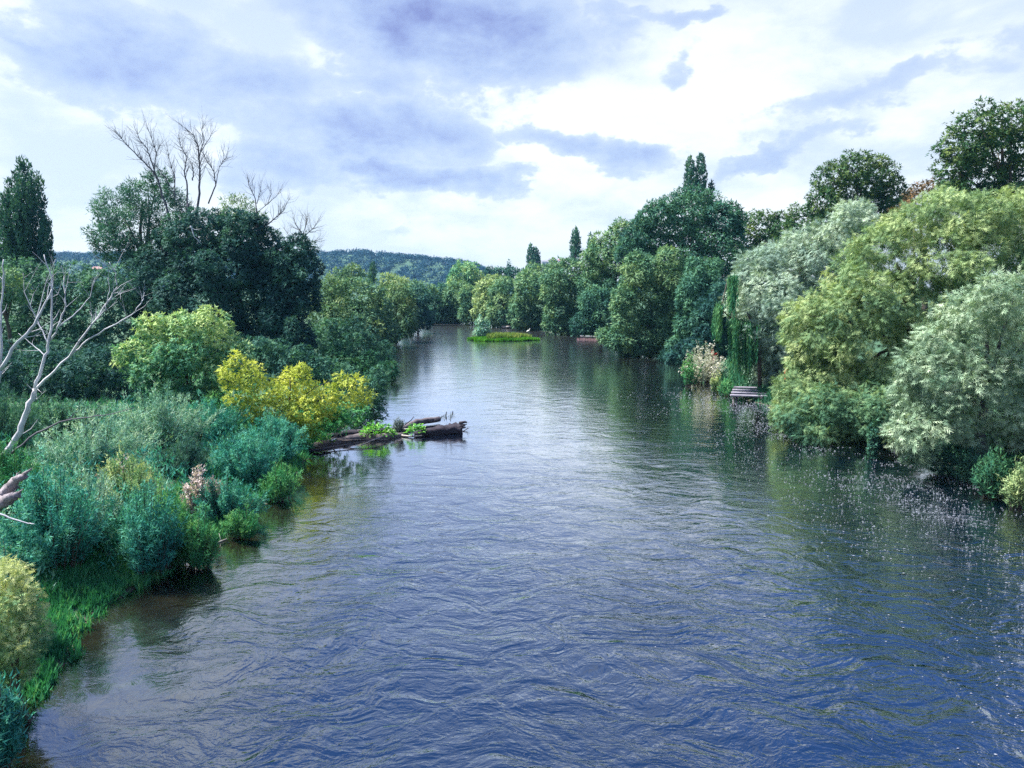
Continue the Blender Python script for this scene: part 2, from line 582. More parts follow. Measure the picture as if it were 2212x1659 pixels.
def build_water():
    xs = np.concatenate([np.linspace(-420, -24, 40), np.arange(-23, 24, 0.22), np.linspace(25, 60, 12)])
    ys = np.concatenate([np.linspace(-60, 4, 16), np.arange(4.4, 60, 0.22), np.geomspace(60.5, 300, 110)])
    X, Y = np.meshgrid(xs, ys)
    Z = water_h(X, Y)
    ny, nx = X.shape
    V = np.stack([X.ravel(), Y.ravel(), Z.ravel()], 1)
    i = np.arange(ny * nx).reshape(ny, nx)
    Fq = np.stack([i[:-1, :-1], i[:-1, 1:], i[1:, 1:], i[1:, :-1]], -1).reshape(-1, 4)
    me = mesh_np('water', V, Fq, None, True)
    # depth of the water over the bed, for how much of the bed shows through
    dep = np.clip(-ground_z(X, Y).ravel(), 0, 3)
    a = me.attributes.new('depth', 'FLOAT', 'POINT')
    a.data.foreach_set('value', dep.astype(np.float32))
    # surface roughness of the current: quicker in mid stream, calm in the lee of the banks
    xl, xr = shore(Y.ravel())
    dl, dr = X.ravel() - xl, xr - X.ravel()
    fl = np.clip((dl - 1.0) / 4.5, 0.12, 1) * np.clip((dr + 1.5) / 6.0, 0.45, 1)
    fl = fl * np.interp(Y.ravel(), [8, 18, 32, 60, 120], [2.8, 2.1, 0.75, 0.45, 0.42])
    fl = np.clip(fl * (1 + 0.8 * fbm2(X.ravel(), Y.ravel() * 0.5, 8, 2, 0.2)), 0.05, 2.2)
    a = me.attributes.new('flow', 'FLOAT', 'POINT')
    a.data.foreach_set('value', fl.astype(np.float32))
    a = me.attributes.new('ruffle', 'FLOAT', 'POINT')
    a.data.foreach_set('value', np.interp(Y.ravel(), [10, 25, 50, 90, 150], [0.04, 0.05, 0.10, 0.13, 0.15]).astype(np.float32))
    m, k = new_mat('river_water')
    geo = k.n('ShaderNodeNewGeometry')
    pos = geo.outputs['Position']
    ad = k.n('ShaderNodeAttribute', attribute_name='depth').outputs['Fac']
    af = k.n('ShaderNodeAttribute', attribute_name='flow').outputs['Fac']
    # current-drawn ripples: long swirls, chop and fine ruffle
    w = k.vmath('SUBTRACT', k.noise(pos, 0.35, 2, 0.5)[1], (0.5, 0.5, 0.5))
    pw = k.vmath('ADD', pos, k.vmath('SCALE', w, scale=1.6))
    a1 = k.noise(k.vmath('MULTIPLY', pw, (0.8, 1.15, 1)), 0.75, 3, 0.50, 1.2)[0]
    a2 = k.noise(k.vmath('MULTIPLY', pw, (0.75, 1.25, 1)), 3.1, 4, 0.52, 0.7)[0]
    a3 = k.noise(k.vmath('MULTIPLY', pw, (0.8, 1.2, 1)), 8.0, 2, 0.5, 0.4)[0]
    # sharpen crests
    r2 = k.m('SUBTRACT', 1.0, k.m('ABSOLUTE', k.m('MULTIPLY', k.m('SUBTRACT', a2, 0.5), 3.2)))
    r3 = k.m('SUBTRACT', 1.0, k.m('ABSOLUTE', k.m('MULTIPLY', k.m('SUBTRACT', a3, 0.5), 3.0)))
    h = k.m('ADD', k.m('MULTIPLY', a1, 0.090), k.m('ADD', k.m('MULTIPLY', r2, 0.0105), k.m('MULTIPLY', r3, 0.0022)))
    h = k.m('MULTIPLY', h, af)
    b = k.n('ShaderNodeBump')
    b.inputs['Strength'].default_value = 1.0
    b.inputs['Distance'].default_value = 0.62
    k.link(h, b.inputs['Height'])
    nrm = b.outputs[0]
    fr = k.n('ShaderNodeFresnel')
    fr.inputs['IOR'].default_value = 1.6
    k.link(nrm, fr.inputs['Normal'])
    gl = k.n('ShaderNodeBsdfGlossy')
    k.link(k.n('ShaderNodeAttribute', attribute_name='ruffle').outputs['Fac'], gl.inputs['Roughness'])
    gl.distribution = 'MULTI_GGX'
    gl.inputs['Color'].default_value = (0.96, 0.97, 1.0, 1)
    k.link(nrm, gl.inputs['Normal'])
    df = k.n('ShaderNodeBsdfDiffuse')
    df.inputs['Color'].default_value = (0.0006, 0.0055, 0.018, 1)
    tr = k.n('ShaderNodeBsdfTransparent')
    tr.inputs['Color'].default_value = (0.62, 0.66, 0.55, 1)
    body = k.n('ShaderNodeMixShader')
    k.link(k.smooth(ad, 0.05, 1.15, 0.05, 1.0), body.inputs[0])
    k.link(tr.outputs[0], body.inputs[1])
    k.link(df.outputs[0], body.inputs[2])
    mx = k.n('ShaderNodeMixShader')
    k.link(k.m('MULTIPLY', fr.outputs[0], 2.45, clamp=True), mx.inputs[0])
    k.link(body.outputs[0], mx.inputs[1])
    k.link(gl.outputs[0], mx.inputs[2])
    o = k.n('ShaderNodeOutputMaterial')
    k.link(mx.outputs[0], o.inputs[0])
    wobj = obj('water', me, m)
    wobj['kind'] = 'structure'


build_water()

# ------------------------------------------------------------------ foliage
STATS = {'tris': 0}


def leaf_template(kind):
    """verts (axis = +X growth, +Z face), faces: small sprays of real leaf shapes"""
    V, Fc = [], []

    def leaf(p, d, n, L, w):
        d = np.array(d, float)
        d /= np.linalg.norm(d)
        n = np.array(n, float)
        s = np.cross(n, d)
        s /= np.linalg.norm(s) + 1e-9
        b = len(V)
        p = np.array(p, float)
        V.extend([p + s * w * 0.5, p + d * L - np.array([0, 0, 0.10 * L]), p - s * w * 0.5 + d * L * 0.12])
        Fc.append((b, b + 1, b + 2))
    if kind == 'one':
        leaf((0, 0, 0), (1, 0, 0), (0, 0, 1), 1, 0.46)
    elif kind == 'narrow':
        leaf((0, 0, 0), (1, 0, 0), (0, 0, 1), 1, 0.24)
    elif kind == 'pair':
        leaf((0, 0, 0), (1, 0.35, 0.1), (0.2, 0, 1), 1, 0.36)
        leaf((0.1, 0, 0), (0.8, -0.6, -0.1), (0, 0.3, 1), 0.9, 0.36)
    elif kind == 'sprig':       # willow shoot: narrow leaves along a twig and a star at the tip
        for i, (t, s) in enumerate(((0.05, 1), (0.2, -1), (0.35, 1), (0.5, -1), (0.62, 1), (0.7, -1))):
            leaf((t, 0, 0), (0.75, s * 0.75, 0.1 - 0.25 * (i % 2)), (0.1, s * 0.2, 1), 0.50, 0.11)
        leaf((0.7, 0, 0), (1, 0.05, 0.05), (0, 0, 1), 0.55, 0.11)
    elif kind == 'broad':
        for s in (-1, 0, 1):
            leaf((0, 0, 0), (1, s * 0.9, 0.1 * s), (0.1, 0.2 * s, 1), 0.9, 0.50)
    elif kind == 'blade':
        leaf((0, 0, 0), (1, 0, 0), (0, 0, 1), 1, 0.10)
    return np.array(V), np.array(Fc)


TPL = {k: leaf_template(k) for k in ('one', 'narrow', 'pair', 'sprig', 'broad', 'blade')}


def norm(a):
    return a / (np.linalg.norm(a, axis=-1, keepdims=True) + 1e-9)


def scatter(name, P, A, N, size, tint, kind, mat, parent=None, origin=None, jitter=0.35, rng=None):
    """one mesh of leaf sprays at points P, growing along A, facing N"""
    rng = rng or np.random.default_rng(1)
    Vt, Ft = TPL[kind]
    n, mv, mf = len(P), len(Vt), len(Ft)
    A = norm(A)
    N = norm(N - A * np.sum(N * A, -1, keepdims=True))
    B = np.cross(N, A)
    s = size * rng.uniform(1 - jitter, 1 + jitter, n)
    V = (P[:, None, :] + (Vt[None, :, 0, None] * A[:, None, :] + Vt[None, :, 1, None] * B[:, None, :] + Vt[None, :, 2, None] * N[:, None, :]) * s[:, None, None])
    if origin is not None:
        V = V - np.asarray(origin)[None, None, :]
    V = V.reshape(-1, 3)
    Fq = (Ft[None, :, :] + (np.arange(n) * mv)[:, None, None]).reshape(-1, 3)
    tn = np.clip(np.repeat(tint, mf) + rng.normal(0, 0.08, n * mf), 0, 1)
    STATS['tris'] += len(Fq)
    STATS.setdefault('by', []).append((len(Fq), name, mat.name))
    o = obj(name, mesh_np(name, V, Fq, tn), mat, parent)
    o['kind'] = 'stuff'
    return o


def crown_sample(lobes, rng, Y, leaf_px, aspect_area, cover, nsub=12, subr=(0.24, 0.46), fuzz=0.12, upbias=0.15, tintvar=0.22, cull=0.74, main_w=0.45, gap=0.36):
    nsub = int(nsub * 1.35)
    leaf_px = leaf_px * 0.78
    """points on bumpy lobes. lobes: list of (centre(3), radii(3)) in metres"""
    E, W, Cn = [], [], []
    for c, r in lobes:
        c, r = np.asarray(c, float), np.asarray(r, float)
        E.append((c, r * 0.76))
        W.append(main_w)
        Cn.append(c)
        ph = rng.uniform(0, 6.28)
        for i in range(nsub):
            zz = 1 - 2 * (i + 0.5) / nsub
            th = ph + i * 2.39996 + rng.uniform(-.4, .4)
            q = math.sqrt(max(0, 1 - zz * zz))
            d = np.array([q * math.cos(th), q * math.sin(th), zz]) + rng.normal(0, 0.15, 3)
            d /= np.linalg.norm(d)
            sr = rng.uniform(*subr)
            E.append((c + d * r * (rng.uniform(0.92, 1.16) - 0.62 * sr), r * sr * np.array([1, 1, rng.uniform(.8, 1.1)])))
            W.append(1.0)
            Cn.append(c)
    EC = np.array([e[0] for e in E])
    ER = np.array([e[1] for e in E])
    sub_m = float(np.median(ER[:, 0]))
    leaf_m = leaf_px * Y / 731.0                 # leaf length in metres
    la = leaf_m * leaf_m * aspect_area
    Ps, Os, Ts, = [], [], []
    for i in range(len(E)):
        r = ER[i]
        area = 4 * math.pi * (((r[0] * r[1]) ** 1.6 + (r[0] * r[2]) ** 1.6 + (r[1] * r[2]) ** 1.6) / 3) ** (1 / 1.6)
        n = int(area * cover * W[i] / la)
        if n < 3:
            n = 3
        d = norm(rng.normal(0, 1, (n, 3)))
        rad = 1 + rng.normal(-0.06, fuzz, n)
        p = EC[i] + d * rad[:, None] * r
        # inside another clump: never seen, drop
        dd = ((p[:, None, :] - EC[None]) / ER[None])
        q2 = np.einsum('nek,nek->ne', dd, dd)
        q2[:, i] = 9
        keep = q2.min(1) > cull * cull
        keep |= rng.random(n) < 0.05
        if gap > 0:
            g = 1.0 / (0.42 * sub_m)
            nz = fbm2(p[:, 0] * g + 0.7 * p[:, 2] * g, p[:, 1] * g * 0.9 - 1.1 * p[:, 2] * g, 31, 2, 1.0)
            keep &= nz > (gap - 0.5) * 0.9
        p, d = p[keep], d[keep]
        o = norm(d / r * r.mean()) * 0.65 + norm((p - Cn[i])) * 0.35
        Ps.append(p)
        Os.append(norm(o))
        Ts.append(np.full(len(p), rng.normal(0.5, tintvar)))
    return np.concatenate(Ps), np.concatenate(Os), np.concatenate(Ts), leaf_m


AREA = {'one': 0.23, 'narrow': 0.12, 'pair': 0.33, 'sprig': 0.19, 'broad': 0.65, 'blade': 0.05}


def crown(name, lobes, Y, mat, parent, origin, seed, leaf_px=4.0, kind='one', cover=1.0, droop=0.25, grow=0.7, rand=0.65, upface=0.55, toptint=0.25, **kw):
    rng = np.random.default_rng(seed)
    P, O, T, L = crown_sample(lobes, rng, Y, leaf_px, AREA[kind], cover, **kw)
    n = len(P)
    if kind in ('one', 'pair'):
        rand *= 0.75
    A = O * grow + rng.normal(0, rand, (n, 3)) + np.array([0, 0, -droop])
    N = O * 1.0 + rng.normal(0, 0.30 if kind in ('one', 'pair') else 0.45, (n, 3)) + np.array([0, 0, upface])
    zmin, zmax = P[:, 2].min(), P[:, 2].max()
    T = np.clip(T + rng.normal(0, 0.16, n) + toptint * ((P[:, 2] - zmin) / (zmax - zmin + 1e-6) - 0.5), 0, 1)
    return scatter(name, P, A, N, L, T, kind, mat, parent, origin, rng=rng)


def lobes_px(Ls, Y, rng, depth=0.9, spread=0.35):
    """clumps given by where they are seen at distance Y; each keeps its own depth"""
    out = []
    for l in Ls:
        x, y, rx, ry = l[:4]
        Yd = Y + (l[4] if len(l) > 4 else rng.uniform(-spread, spread) * px((rx + ry) / 2, Y))
        rx_, ry_ = px(rx, Yd), px(ry, Yd)
        out.append((at(x, y, Yd), (rx_, depth * (rx_ + ry_) / 2, ry_)))
    return out


def trunk(lobes, root, r0, mat, parent, rng, limbs=7, name='trunk'):
    """tapered trunk with limbs that run into the crown's clumps"""
    mb = MB()
    cs = np.array([l[0] for l in lobes])
    wts = np.array([l[1][0] * l[1][2] for l in lobes])
    ctr = (cs * wts[:, None]).sum(0) / wts.sum()
    base = np.array([0, 0, -0.3])
    o = np.asarray(root)
    top = ctr - o + np.array([0, 0, (cs[:, 2].max() - ctr[2]) * 0.5])
    K = 7
    pts, rad = [], []
    for i in range(K):
        t = i / (K - 1)
        p = base * (1 - t) + top * t
        p = p + np.array([rng.normal(0, 0.02), rng.normal(0, 0.02), 0]) * np.linalg.norm(top) * (0 if i == 0 else 1)
        pts.append(p)
        rad.append(r0 * (1 - 0.8 * t) * (1.35 if i == 0 else 1))
    mb.tube(pts, rad, 8)
    order = rng.permutation(len(lobes))[:limbs]
    for j in order:
        t = rng.uniform(0.25, 0.7)
        i = t * (K - 1)
        i0 = int(i)
        s = pts[i0] * (1 - (i - i0)) + pts[i0 + 1] * (i - i0)
        e = cs[j] - o
        mid = (s + e) / 2 + np.array([0, 0, 0.08 * np.linalg.norm(e - s)])
        rr = r0 * 0.38
        mb.tube([s, mid, e], [rr, rr * 0.6, rr * 0.2], 5)
    return mb.build(name, mat, parent)


TREE_N = [0]


def tree(name, label, cat, Y, Ls, mat, root_x=None, group=None, leaf_px=4.0, kind='one', r0=None, bark='bark', depth=0.9, spread=0.6, extra=None, limbs=7, seed=None, **kw):
    TREE_N[0] += 1
    seed = seed or 100 + TREE_N[0]
    rng = np.random.default_rng(seed)
    lobes = lobes_px(Ls, Y, rng, depth, spread)
    cs = np.array([l[0] for l in lobes])
    wts = np.array([l[1][0] * l[1][2] for l in lobes])
    cx, cy = (cs[:, :2] * wts[:, None]).sum(0) / wts.sum()
    if root_x is not None:
        cx = at(root_x, 700, Y)[0]
    gz = float(ground_z(np.array([cx]), np.array([cy]))[0])
    gz = max(gz, -0.2)
    root = np.array([cx, cy, gz])
    t = thing(name, label, cat, root, group)
    h = cs[:, 2].max() - gz
    trunk(lobes, root, r0 or 0.022 * h + 0.05, M[bark], t, rng, limbs)
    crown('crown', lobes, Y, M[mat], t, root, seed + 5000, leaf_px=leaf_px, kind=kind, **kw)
    return t, lobes


# ------------------------------------------------------------------ far hills and what stands on them


def build_far_wood():
    """closed woodland on the ridge, one mass of crowns"""
    rng = np.random.default_rng(7)
    n = 5200
    y = 640 + 700 * rng.random(n) ** 0.8
    x = rng.uniform(-1000, 620, n) * (0.6 + 0.4 * y / 1300)
    z = ground_z(x, y)
    keep = z > 5
    x, y, z = x[keep], y[keep], z[keep]
    n = len(x)
    r = rng.uniform(4.0, 7.5, n)
    K = 44
    d = norm(rng.normal(0, 1, (n, K, 3)))
    d[..., 2] = np.abs(d[..., 2]) * 0.9 + 0.05
    P = np.stack([x, y, z + r * 0.4], 1)[:, None, :] + d * r[:, None, None] * rng.uniform(.75, 1.1, (n, K, 1))
    P = P.reshape(-1, 3)
    O = d.reshape(-1, 3)
    T = np.repeat(np.clip(rng.normal(0.45, 0.25, n), 0, 1), K)
    A = np.cross(O, rng.normal(0, 1, O.shape)) + O * 0.3
    o = scatter('far_forest', P, A, O, 3.0, T, 'one', M['hazed_hill_leaf'], rng=rng)
    tag(o, 'dark blue wooded ridge across the far end of the valley', 'forest')


build_far_wood()


def flat_mat(name, col, rough=0.8):
    m, k = new_mat(name)
    geo = k.n('ShaderNodeNewGeometry')
    n1 = k.noise(geo.outputs['Position'], 1.3, 4, 0.6)[0]
    c = k.mix(k.smooth(n1, 0.3, 0.7), (*[v * 0.82 for v in col], 1), (*col, 1))
    p = k.n('ShaderNodeBsdfPrincipled')
    k.link(c, p.inputs['Base Color'])
    p.inputs['Roughness'].default_value = rough
    o = k.n('ShaderNodeOutputMaterial')
    k.link(p.outputs[0], o.inputs[0])
    return m


M['plaster'] = flat_mat('pale_plaster', (0.70, 0.66, 0.66))
M['roof'] = flat_mat('faded_red_roof', (0.36, 0.19, 0.19))
M['roof_grey'] = flat_mat('grey_roof', (0.22, 0.22, 0.26))
M['glass'] = flat_mat('dark_window', (0.03, 0.04, 0.05), 0.2)
M['white'] = flat_mat('white_feathers', (0.80, 0.80, 0.78))
M['beak'] = flat_mat('dark_beak', (0.10, 0.08, 0.05))


def house(label, x, y, Y, w, d, h, rh, roofm, rz, group=None):
    p = at(x, y, Y)
    t = thing('house', label, 'house', p, group, rz)
    mb = MB()
    mb.box((0, 0, h / 2 - 3), (w, d, h + 6))
    mb.build('wall', M['plaster'], t, False)
    V = [(-w / 2 - .5, -d / 2 - .5, h), (w / 2 + .5, -d / 2 - .5, h), (w / 2 + .5, d / 2 + .5, h), (-w / 2 - .5, d / 2 + .5, h),
         (-w / 2 + 1, 0, h + rh), (w / 2 - 1, 0, h + rh)]
    obj('roof', mesh_py('roof', V, [(0, 1, 5, 4), (2, 3, 4, 5), (1, 2, 5), (3, 0, 4), (3, 2, 1, 0)]), M[roofm], t)
    n = max(2, int(w / 3.5))
    wm = None
    for i in range(n):
        if wm is None:
            q = MB().box((0, 0, 0), (1.2, 0.12, 1.4))
            wm = mesh_py('window', q.V, q.F)
            wm.materials.append(M['glass'])
        o = obj('window', wm, None, t)
        o.location = (-w / 2 + (i + 0.5) * w / n, -d / 2 - 0.02, h * 0.55)


house('lone house with faded red roof among the woods on the left ridge', 212, 589, 700, 9.5, 8, 3.2, 2.6, 'roof', 0.15)
for i, (x, y, w, rm, lb) in enumerate((
        (1178, 573, 10, 'roof_grey', 'leftmost pale house on the far skyline between the poplars'),
        (1194, 570, 14, 'roof_grey', 'widest pale block on the far skyline between the poplars'),
        (1211, 571, 9, 'roof', 'pale far house with a reddish roof beside the tall slim poplar'))):
    house(lb, x, y, 1050, w, 9, 5, 2.5, rm, 0.1 * i, 'houses on the far skyline')

# ------------------------------------------------------------------ right bank, from the bend towards the camera
GR = 'trees lining the right bank'
GB = 'tall trees behind the right bank'
GP = 'poplars rising above the tree line'


def poplar(label, Y, spires, seed, base_y, r0=0.35, cat='poplar', group=GP, leaf_px=3.2, nsub=16):
    Ls = []
    for (x, yt, yb, rx) in spires:
        h = yb - yt
        Ls += [(x, yt + h * 0.24, rx * 0.62, h * 0.25), (x + 0.5, yt + h * 0.5, rx, h * 0.30), (x - 0.5, yt + h * 0.77, rx * 1.0, h * 0.27)]
    return tree('poplar', label, cat, Y, Ls, 'poplar', spires[0][0], group, leaf_px, 'one', r0, seed=seed, nsub=nsub, subr=(0.20, 0.40),
                grow=0.25, rand=0.5, droop=-0.9, fuzz=0.14, cover=1.0, limbs=3, main_w=0.25)


poplar('feathery many-topped poplar on the skyline nearest the hill', 330, [(1146, 530, 590, 8), (1156, 534, 592, 8), (1163, 545, 592, 5)], 11, 590)
poplar('slim single poplar on the skyline between two other poplars', 262, [(1243, 493, 575, 12)], 12, 580)
poplar('short forked poplar just right of the slim single poplar', 255, [(1275, 507, 570, 8), (1284, 512, 570, 7)], 13, 580)
poplar('twin-topped dark poplar towering over the big willow', 150, [(1490, 343, 440, 12), (1513, 334, 440, 12)], 14, 470)
poplar('little pointed poplar top beside the twin-topped poplar', 150, [(1535, 394, 440, 6)], 15, 470)
tree('conifer', 'small dark pointed conifer on the far tree line', 'conifer', 300, [(1100, 572, 4, 8), (1100, 584, 7, 10), (1100, 598, 9, 12)], 'deep', None, None, 3.0, nsub=9, limbs=2)

far = [
    ('tree', 'light green rounded tree left of the far tree line', 225, [(1000, 590, 26, 24), (1022, 600, 24, 26), (985, 610, 20, 26), (1035, 618, 20, 20)], 'bright', {}),
    ('tree', 'dark rounded tree under the feathery poplar', 280, [(1110, 596, 26, 16), (1085, 592, 20, 14), (1065, 590, 16, 12)], 'deep', {}),
    ('tree', 'dull green tree right of the feathery poplar', 250, [(1160, 590, 26, 18), (1190, 592, 24, 20), (1140, 600, 20, 16)], 'willow', {}),
    ('tree', 'yellowing tree in the gap behind the far willows', 222, [(1060, 606, 20, 13), (1085, 612, 22, 14), (1042, 618, 16, 12)], 'lime', {}),
    ('willow', 'dark willow closing the bend of the river', 186, [(950, 640, 24, 26), (955, 670, 26, 26), (935, 660, 20, 26), (945, 690, 30, 14), (922, 688, 20, 16), (968, 692, 24, 12)], 'teal', {}),
    ('willow', 'narrow grey willow second from the bend', 184, [(985, 640, 26, 30), (990, 668, 28, 28), (972, 676, 20, 22)], 'willow', {}),
    ('willow', 'pale-topped willow third from the bend', 178, [(1018, 650, 26, 28), (1020, 678, 28, 24), (1008, 632, 18, 16)], 'willow', {}),
    ('willow', 'yellow-tinged willow behind the island shrub', 170, [(1052, 640, 26, 32), (1048, 672, 28, 28), (1065, 625, 20, 18)], 'lime', {}),
    ('willow', 'grey-green willow behind the middle of the island', 163, [(1090, 632, 30, 30), (1085, 668, 32, 32), (1108, 684, 26, 22), (1072, 690, 22, 16)], 'willow', {}),
    ('willow', 'yellow-topped willow behind the right end of the island', 152, [(1148, 622, 36, 32), (1138, 655, 36, 34), (1168, 668, 32, 34), (1150, 692, 34, 20), (1122, 690, 24, 18)], 'willow', {}),
    ('willow', 'broad pale willow below the slim single poplar', 137, [(1228, 590, 40, 30), (1205, 620, 36, 36), (1245, 640, 46, 40), (1212, 672, 36, 34), (1255, 690, 42, 34), (1205, 700, 28, 22), (1282, 620, 30, 36)], 'willow', {}),
    ('willow', 'tall grey-green willow with a bare lower limb right of the forked poplar', 125, [(1318, 525, 36, 26), (1345, 500, 26, 22), (1300, 555, 38, 30), (1340, 560, 44, 40), (1290, 600, 36, 36), (1335, 620, 42, 40), (1372, 510, 30, 30)], 'willow', {}),
    ('willow', 'low bushy willow over the reddish landing stage', 118, [(1290, 650, 40, 32), (1280, 690, 36, 28), (1320, 690, 44, 36), (1335, 720, 34, 22), (1255, 706, 26, 18)], 'teal', {}),
]
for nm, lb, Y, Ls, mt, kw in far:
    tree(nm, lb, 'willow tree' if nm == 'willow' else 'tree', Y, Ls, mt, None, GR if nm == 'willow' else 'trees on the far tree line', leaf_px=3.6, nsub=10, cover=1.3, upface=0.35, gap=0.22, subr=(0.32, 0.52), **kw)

tree('willow', 'great dark dome-shaped willow below the twin-topped poplar', 'willow tree', 102,
     [(1490, 462, 70, 44), (1428, 464, 44, 30), (1562, 472, 40, 34), (1440, 492, 66, 46), (1545, 492, 48, 56), (1395, 520, 46, 36), (1480, 535, 80, 56), (1560, 560, 46, 66), (1420, 565, 60, 48),
      (1500, 600, 70, 60), (1570, 480, 30, 36), (1545, 640, 50, 70), (1370, 540, 34, 36), (1480, 680, 60, 70), (1530, 720, 50, 50)],
     'teal', 1490, GR, leaf_px=3.8, nsub=11, cover=1.2, gap=0.22, upface=0.35, subr=(0.30, 0.52))
tree('willow', 'round-headed grey-green willow in front of the great dome-shaped willow', 'willow tree', 91,
     [(1385, 590, 48, 40), (1445, 580, 50, 44), (1400, 650, 64, 52), (1465, 640, 52, 50), (1362, 690, 40, 46), (1420, 700, 60, 44), (1390, 735, 46, 34), (1450, 740, 40, 28), (1345, 650, 26, 34), (1345, 732, 36, 26), (1375, 756, 36, 22), (1430, 764, 34, 18), (1312, 728, 24, 18)],
     'willow', 1410, GR, leaf_px=3.9, nsub=11, cover=1.2, gap=0.22, upface=0.35, subr=(0.30, 0.52))
tree('willow', 'upright grey willow beside the dark gap left of the weeping strands', 'willow tree', 84,
     [(1520, 590, 34, 36), (1500, 640, 38, 42), (1535, 660, 36, 48), (1500, 700, 36, 40), (1540, 730, 30, 34), (1480, 745, 34, 26), (1515, 765, 34, 24), (1455, 768, 28, 16)],
     'teal', 1515, GR, leaf_px=3.9, nsub=10, cover=1.2, gap=0.22, upface=0.35, subr=(0.30, 0.52))
tree('shrub', 'small bright green bush in the dark gap above the flowering weeds', 'bush', 76,
     [(1505, 748, 24, 16), (1535, 735, 16, 20)], 'shrub_d', 1505, None, leaf_px=3.8, nsub=10)

tree('tree', 'low olive tree right behind the great dome-shaped willow', 'tree', 122,
     [(1640, 492, 46, 34), (1610, 520, 36, 34), (1660, 530, 44, 34), (1690, 480, 24, 24), (1630, 560, 50, 40)], 'oak', 1640, GB, leaf_px=4.0, kind='pair', nsub=12)
tree('tree', 'second olive tree, left of the rounded oak', 'tree', 116,
     [(1730, 478, 36, 32), (1700, 510, 36, 30), (1760, 510, 44, 40), (1722, 540, 46, 36)], 'oak', 1730, GB, leaf_px=4.0, kind='pair', nsub=12)
tree('oak', 'rounded dark oak standing alone behind the silver willow', 'oak', 108,
     [(1850, 362, 46, 32), (1800, 388, 42, 36), (1900, 380, 44, 36), (1850, 410, 64, 44), (1780, 435, 34, 30), (1930, 420, 32, 40), (1895, 445, 56, 36), (1820, 460, 50, 30), (1870, 490, 80, 40)],
     'oak', 1860, GB, leaf_px=4.4, kind='pair', nsub=13, fuzz=0.13, cull=0.7, cover=1.0)
tree('oak', 'largest oak, cut by the right edge of the photo', 'oak', 82,
     [(2120, 275, 56, 44), (2185, 262, 56, 40), (2085, 320, 52, 44), (2155, 330, 70, 50), (2230, 300, 60, 60), (2065, 370, 40, 36), (2120, 390, 60, 38), (2195, 385, 56, 46), (2260, 370, 50, 60), (2075, 420, 54, 26), (2290, 290, 50, 50), (2170, 440, 80, 40)],
     'oak', 2180, GB, leaf_px=5.0, kind='pair', nsub=13, fuzz=0.13, cull=0.7, cover=0.95, r0=0.6)
tree('tree', 'small rusty-leaved tree between the two oaks', 'tree', 96,
     [(1995, 408, 22, 18), (2015, 400, 16, 14), (1975, 432, 22, 20), (2010, 440, 26, 24), (1950, 462, 24, 26)], 'rust', 1990, GB, leaf_px=4.0, kind='pair', nsub=10, cover=0.7)

# silver willow, weeping strands
tree('willow', 'silvery willow with pale windblown leaves behind the plank jetty', 'willow tree', 56,
     [(1845, 470, 46, 34), (1800, 500, 46, 36), (1745, 530, 46, 34), (1690, 570, 66, 44), (1640, 580, 44, 36), (1760, 580, 70, 50), (1620, 640, 46, 54), (1680, 650, 70, 66),
      (1750, 650, 60, 60), (1640, 710, 46, 56), (1700, 730, 60, 60), (1660, 780, 46, 44), (1710, 810, 50, 40), (1830, 540, 60, 50)],
     'silver', 1760, GR, leaf_px=6.2, kind='sprig', nsub=15, cover=1.5, droop=0.55, fuzz=0.18, gap=0.4, r0=0.35)


def weeping(label, Y, tops, bottoms, n, seed, root):
    rng = np.random.default_rng(seed)
    r = gnd(*root)
    r = at(root[0], root[1], Y)
    r[2] = max(0.2, float(ground_z(np.array([r[0]]), np.array([r[1]]))[0]))
    t = thing('weeping_willow', label, 'weeping willow', r)
    # arching limbs the strands hang from
    mb = MB()
    tp = [at(x, y, Y + dy) - r for x, y, dy in tops]
    mb.tube([(1.5, 0.5, -0.2), (1.3, 0.4, 4.0), tuple((tp[0] + tp[-1]) / 2 + np.array([0.8, 0, 0.3]))], [0.16, 0.12, 0.06], 6)
    mb.tube([(1.3, 0.4, 4.0)] + [tuple(p) for p in tp], [0.08] + [0.04] * len(tp), 5)
    mb.build('trunk', M['bark'], t)
    P, A, N, T = [], [], [], []
    for i in range(n):
        if i % 11 == 0:
            fc = rng.choice([0.2, 0.7, 2.2, 2.8, 4.1, 4.5, 4.9, 5.3, 5.7, 5.95]) + rng.normal(0, .08)
            bl = rng.uniform(0.6, 1.02)
        f = float(np.clip(fc + rng.normal(0, 0.09), 0, len(tops) - 1.001))
        k = int(f)
        a = tp[k] * (1 - f + k) + tp[k + 1] * (f - k)
        a = a + rng.normal(0, 0.25, 3) * np.array([0.6, 1.2, 0.5])
        bx = np.interp(f, range(len(bottoms)), [b[0] for b in bottoms])
        by = np.interp(f, range(len(bottoms)), [b[1] for b in bottoms])
        e = at(bx, by, Y) - r
        L = max(0.8, (a[2] - e[2]) * bl * rng.uniform(0.7, 1.02))
        sway = rng.normal(0, 0.10, 2)
        m = int(L / 0.075)
        tt = np.linspace(0, 1, m)
        out = np.array([e[0] - a[0], 0])[None, :] * (tt ** 0.5)[:, None]
        p = np.stack([a[0] + out[:, 0] * 0.8 + sway[0] * tt, a[1] + sway[1] * tt, a[2] - L * tt], 1) + rng.normal(0, 0.02, (m, 3))
        P.append(p)
        A.append(np.stack([rng.normal(0, 0.35, m), rng.normal(0, 0.35, m), -np.ones(m)], 1))
        N.append(rng.normal(0, 0.5, (m, 3)) + np.array([-0.5, -0.8, 0.3]))
        T.append(np.clip(np.full(m, rng.normal(0.45, 0.2)) + (0.25 * (1 - tt)), 0, 1))
    scatter('crown', np.concatenate(P), np.concatenate(A), np.concatenate(N), 0.24, np.concatenate(T), 'narrow', M['weeping'], t, None, rng=rng)


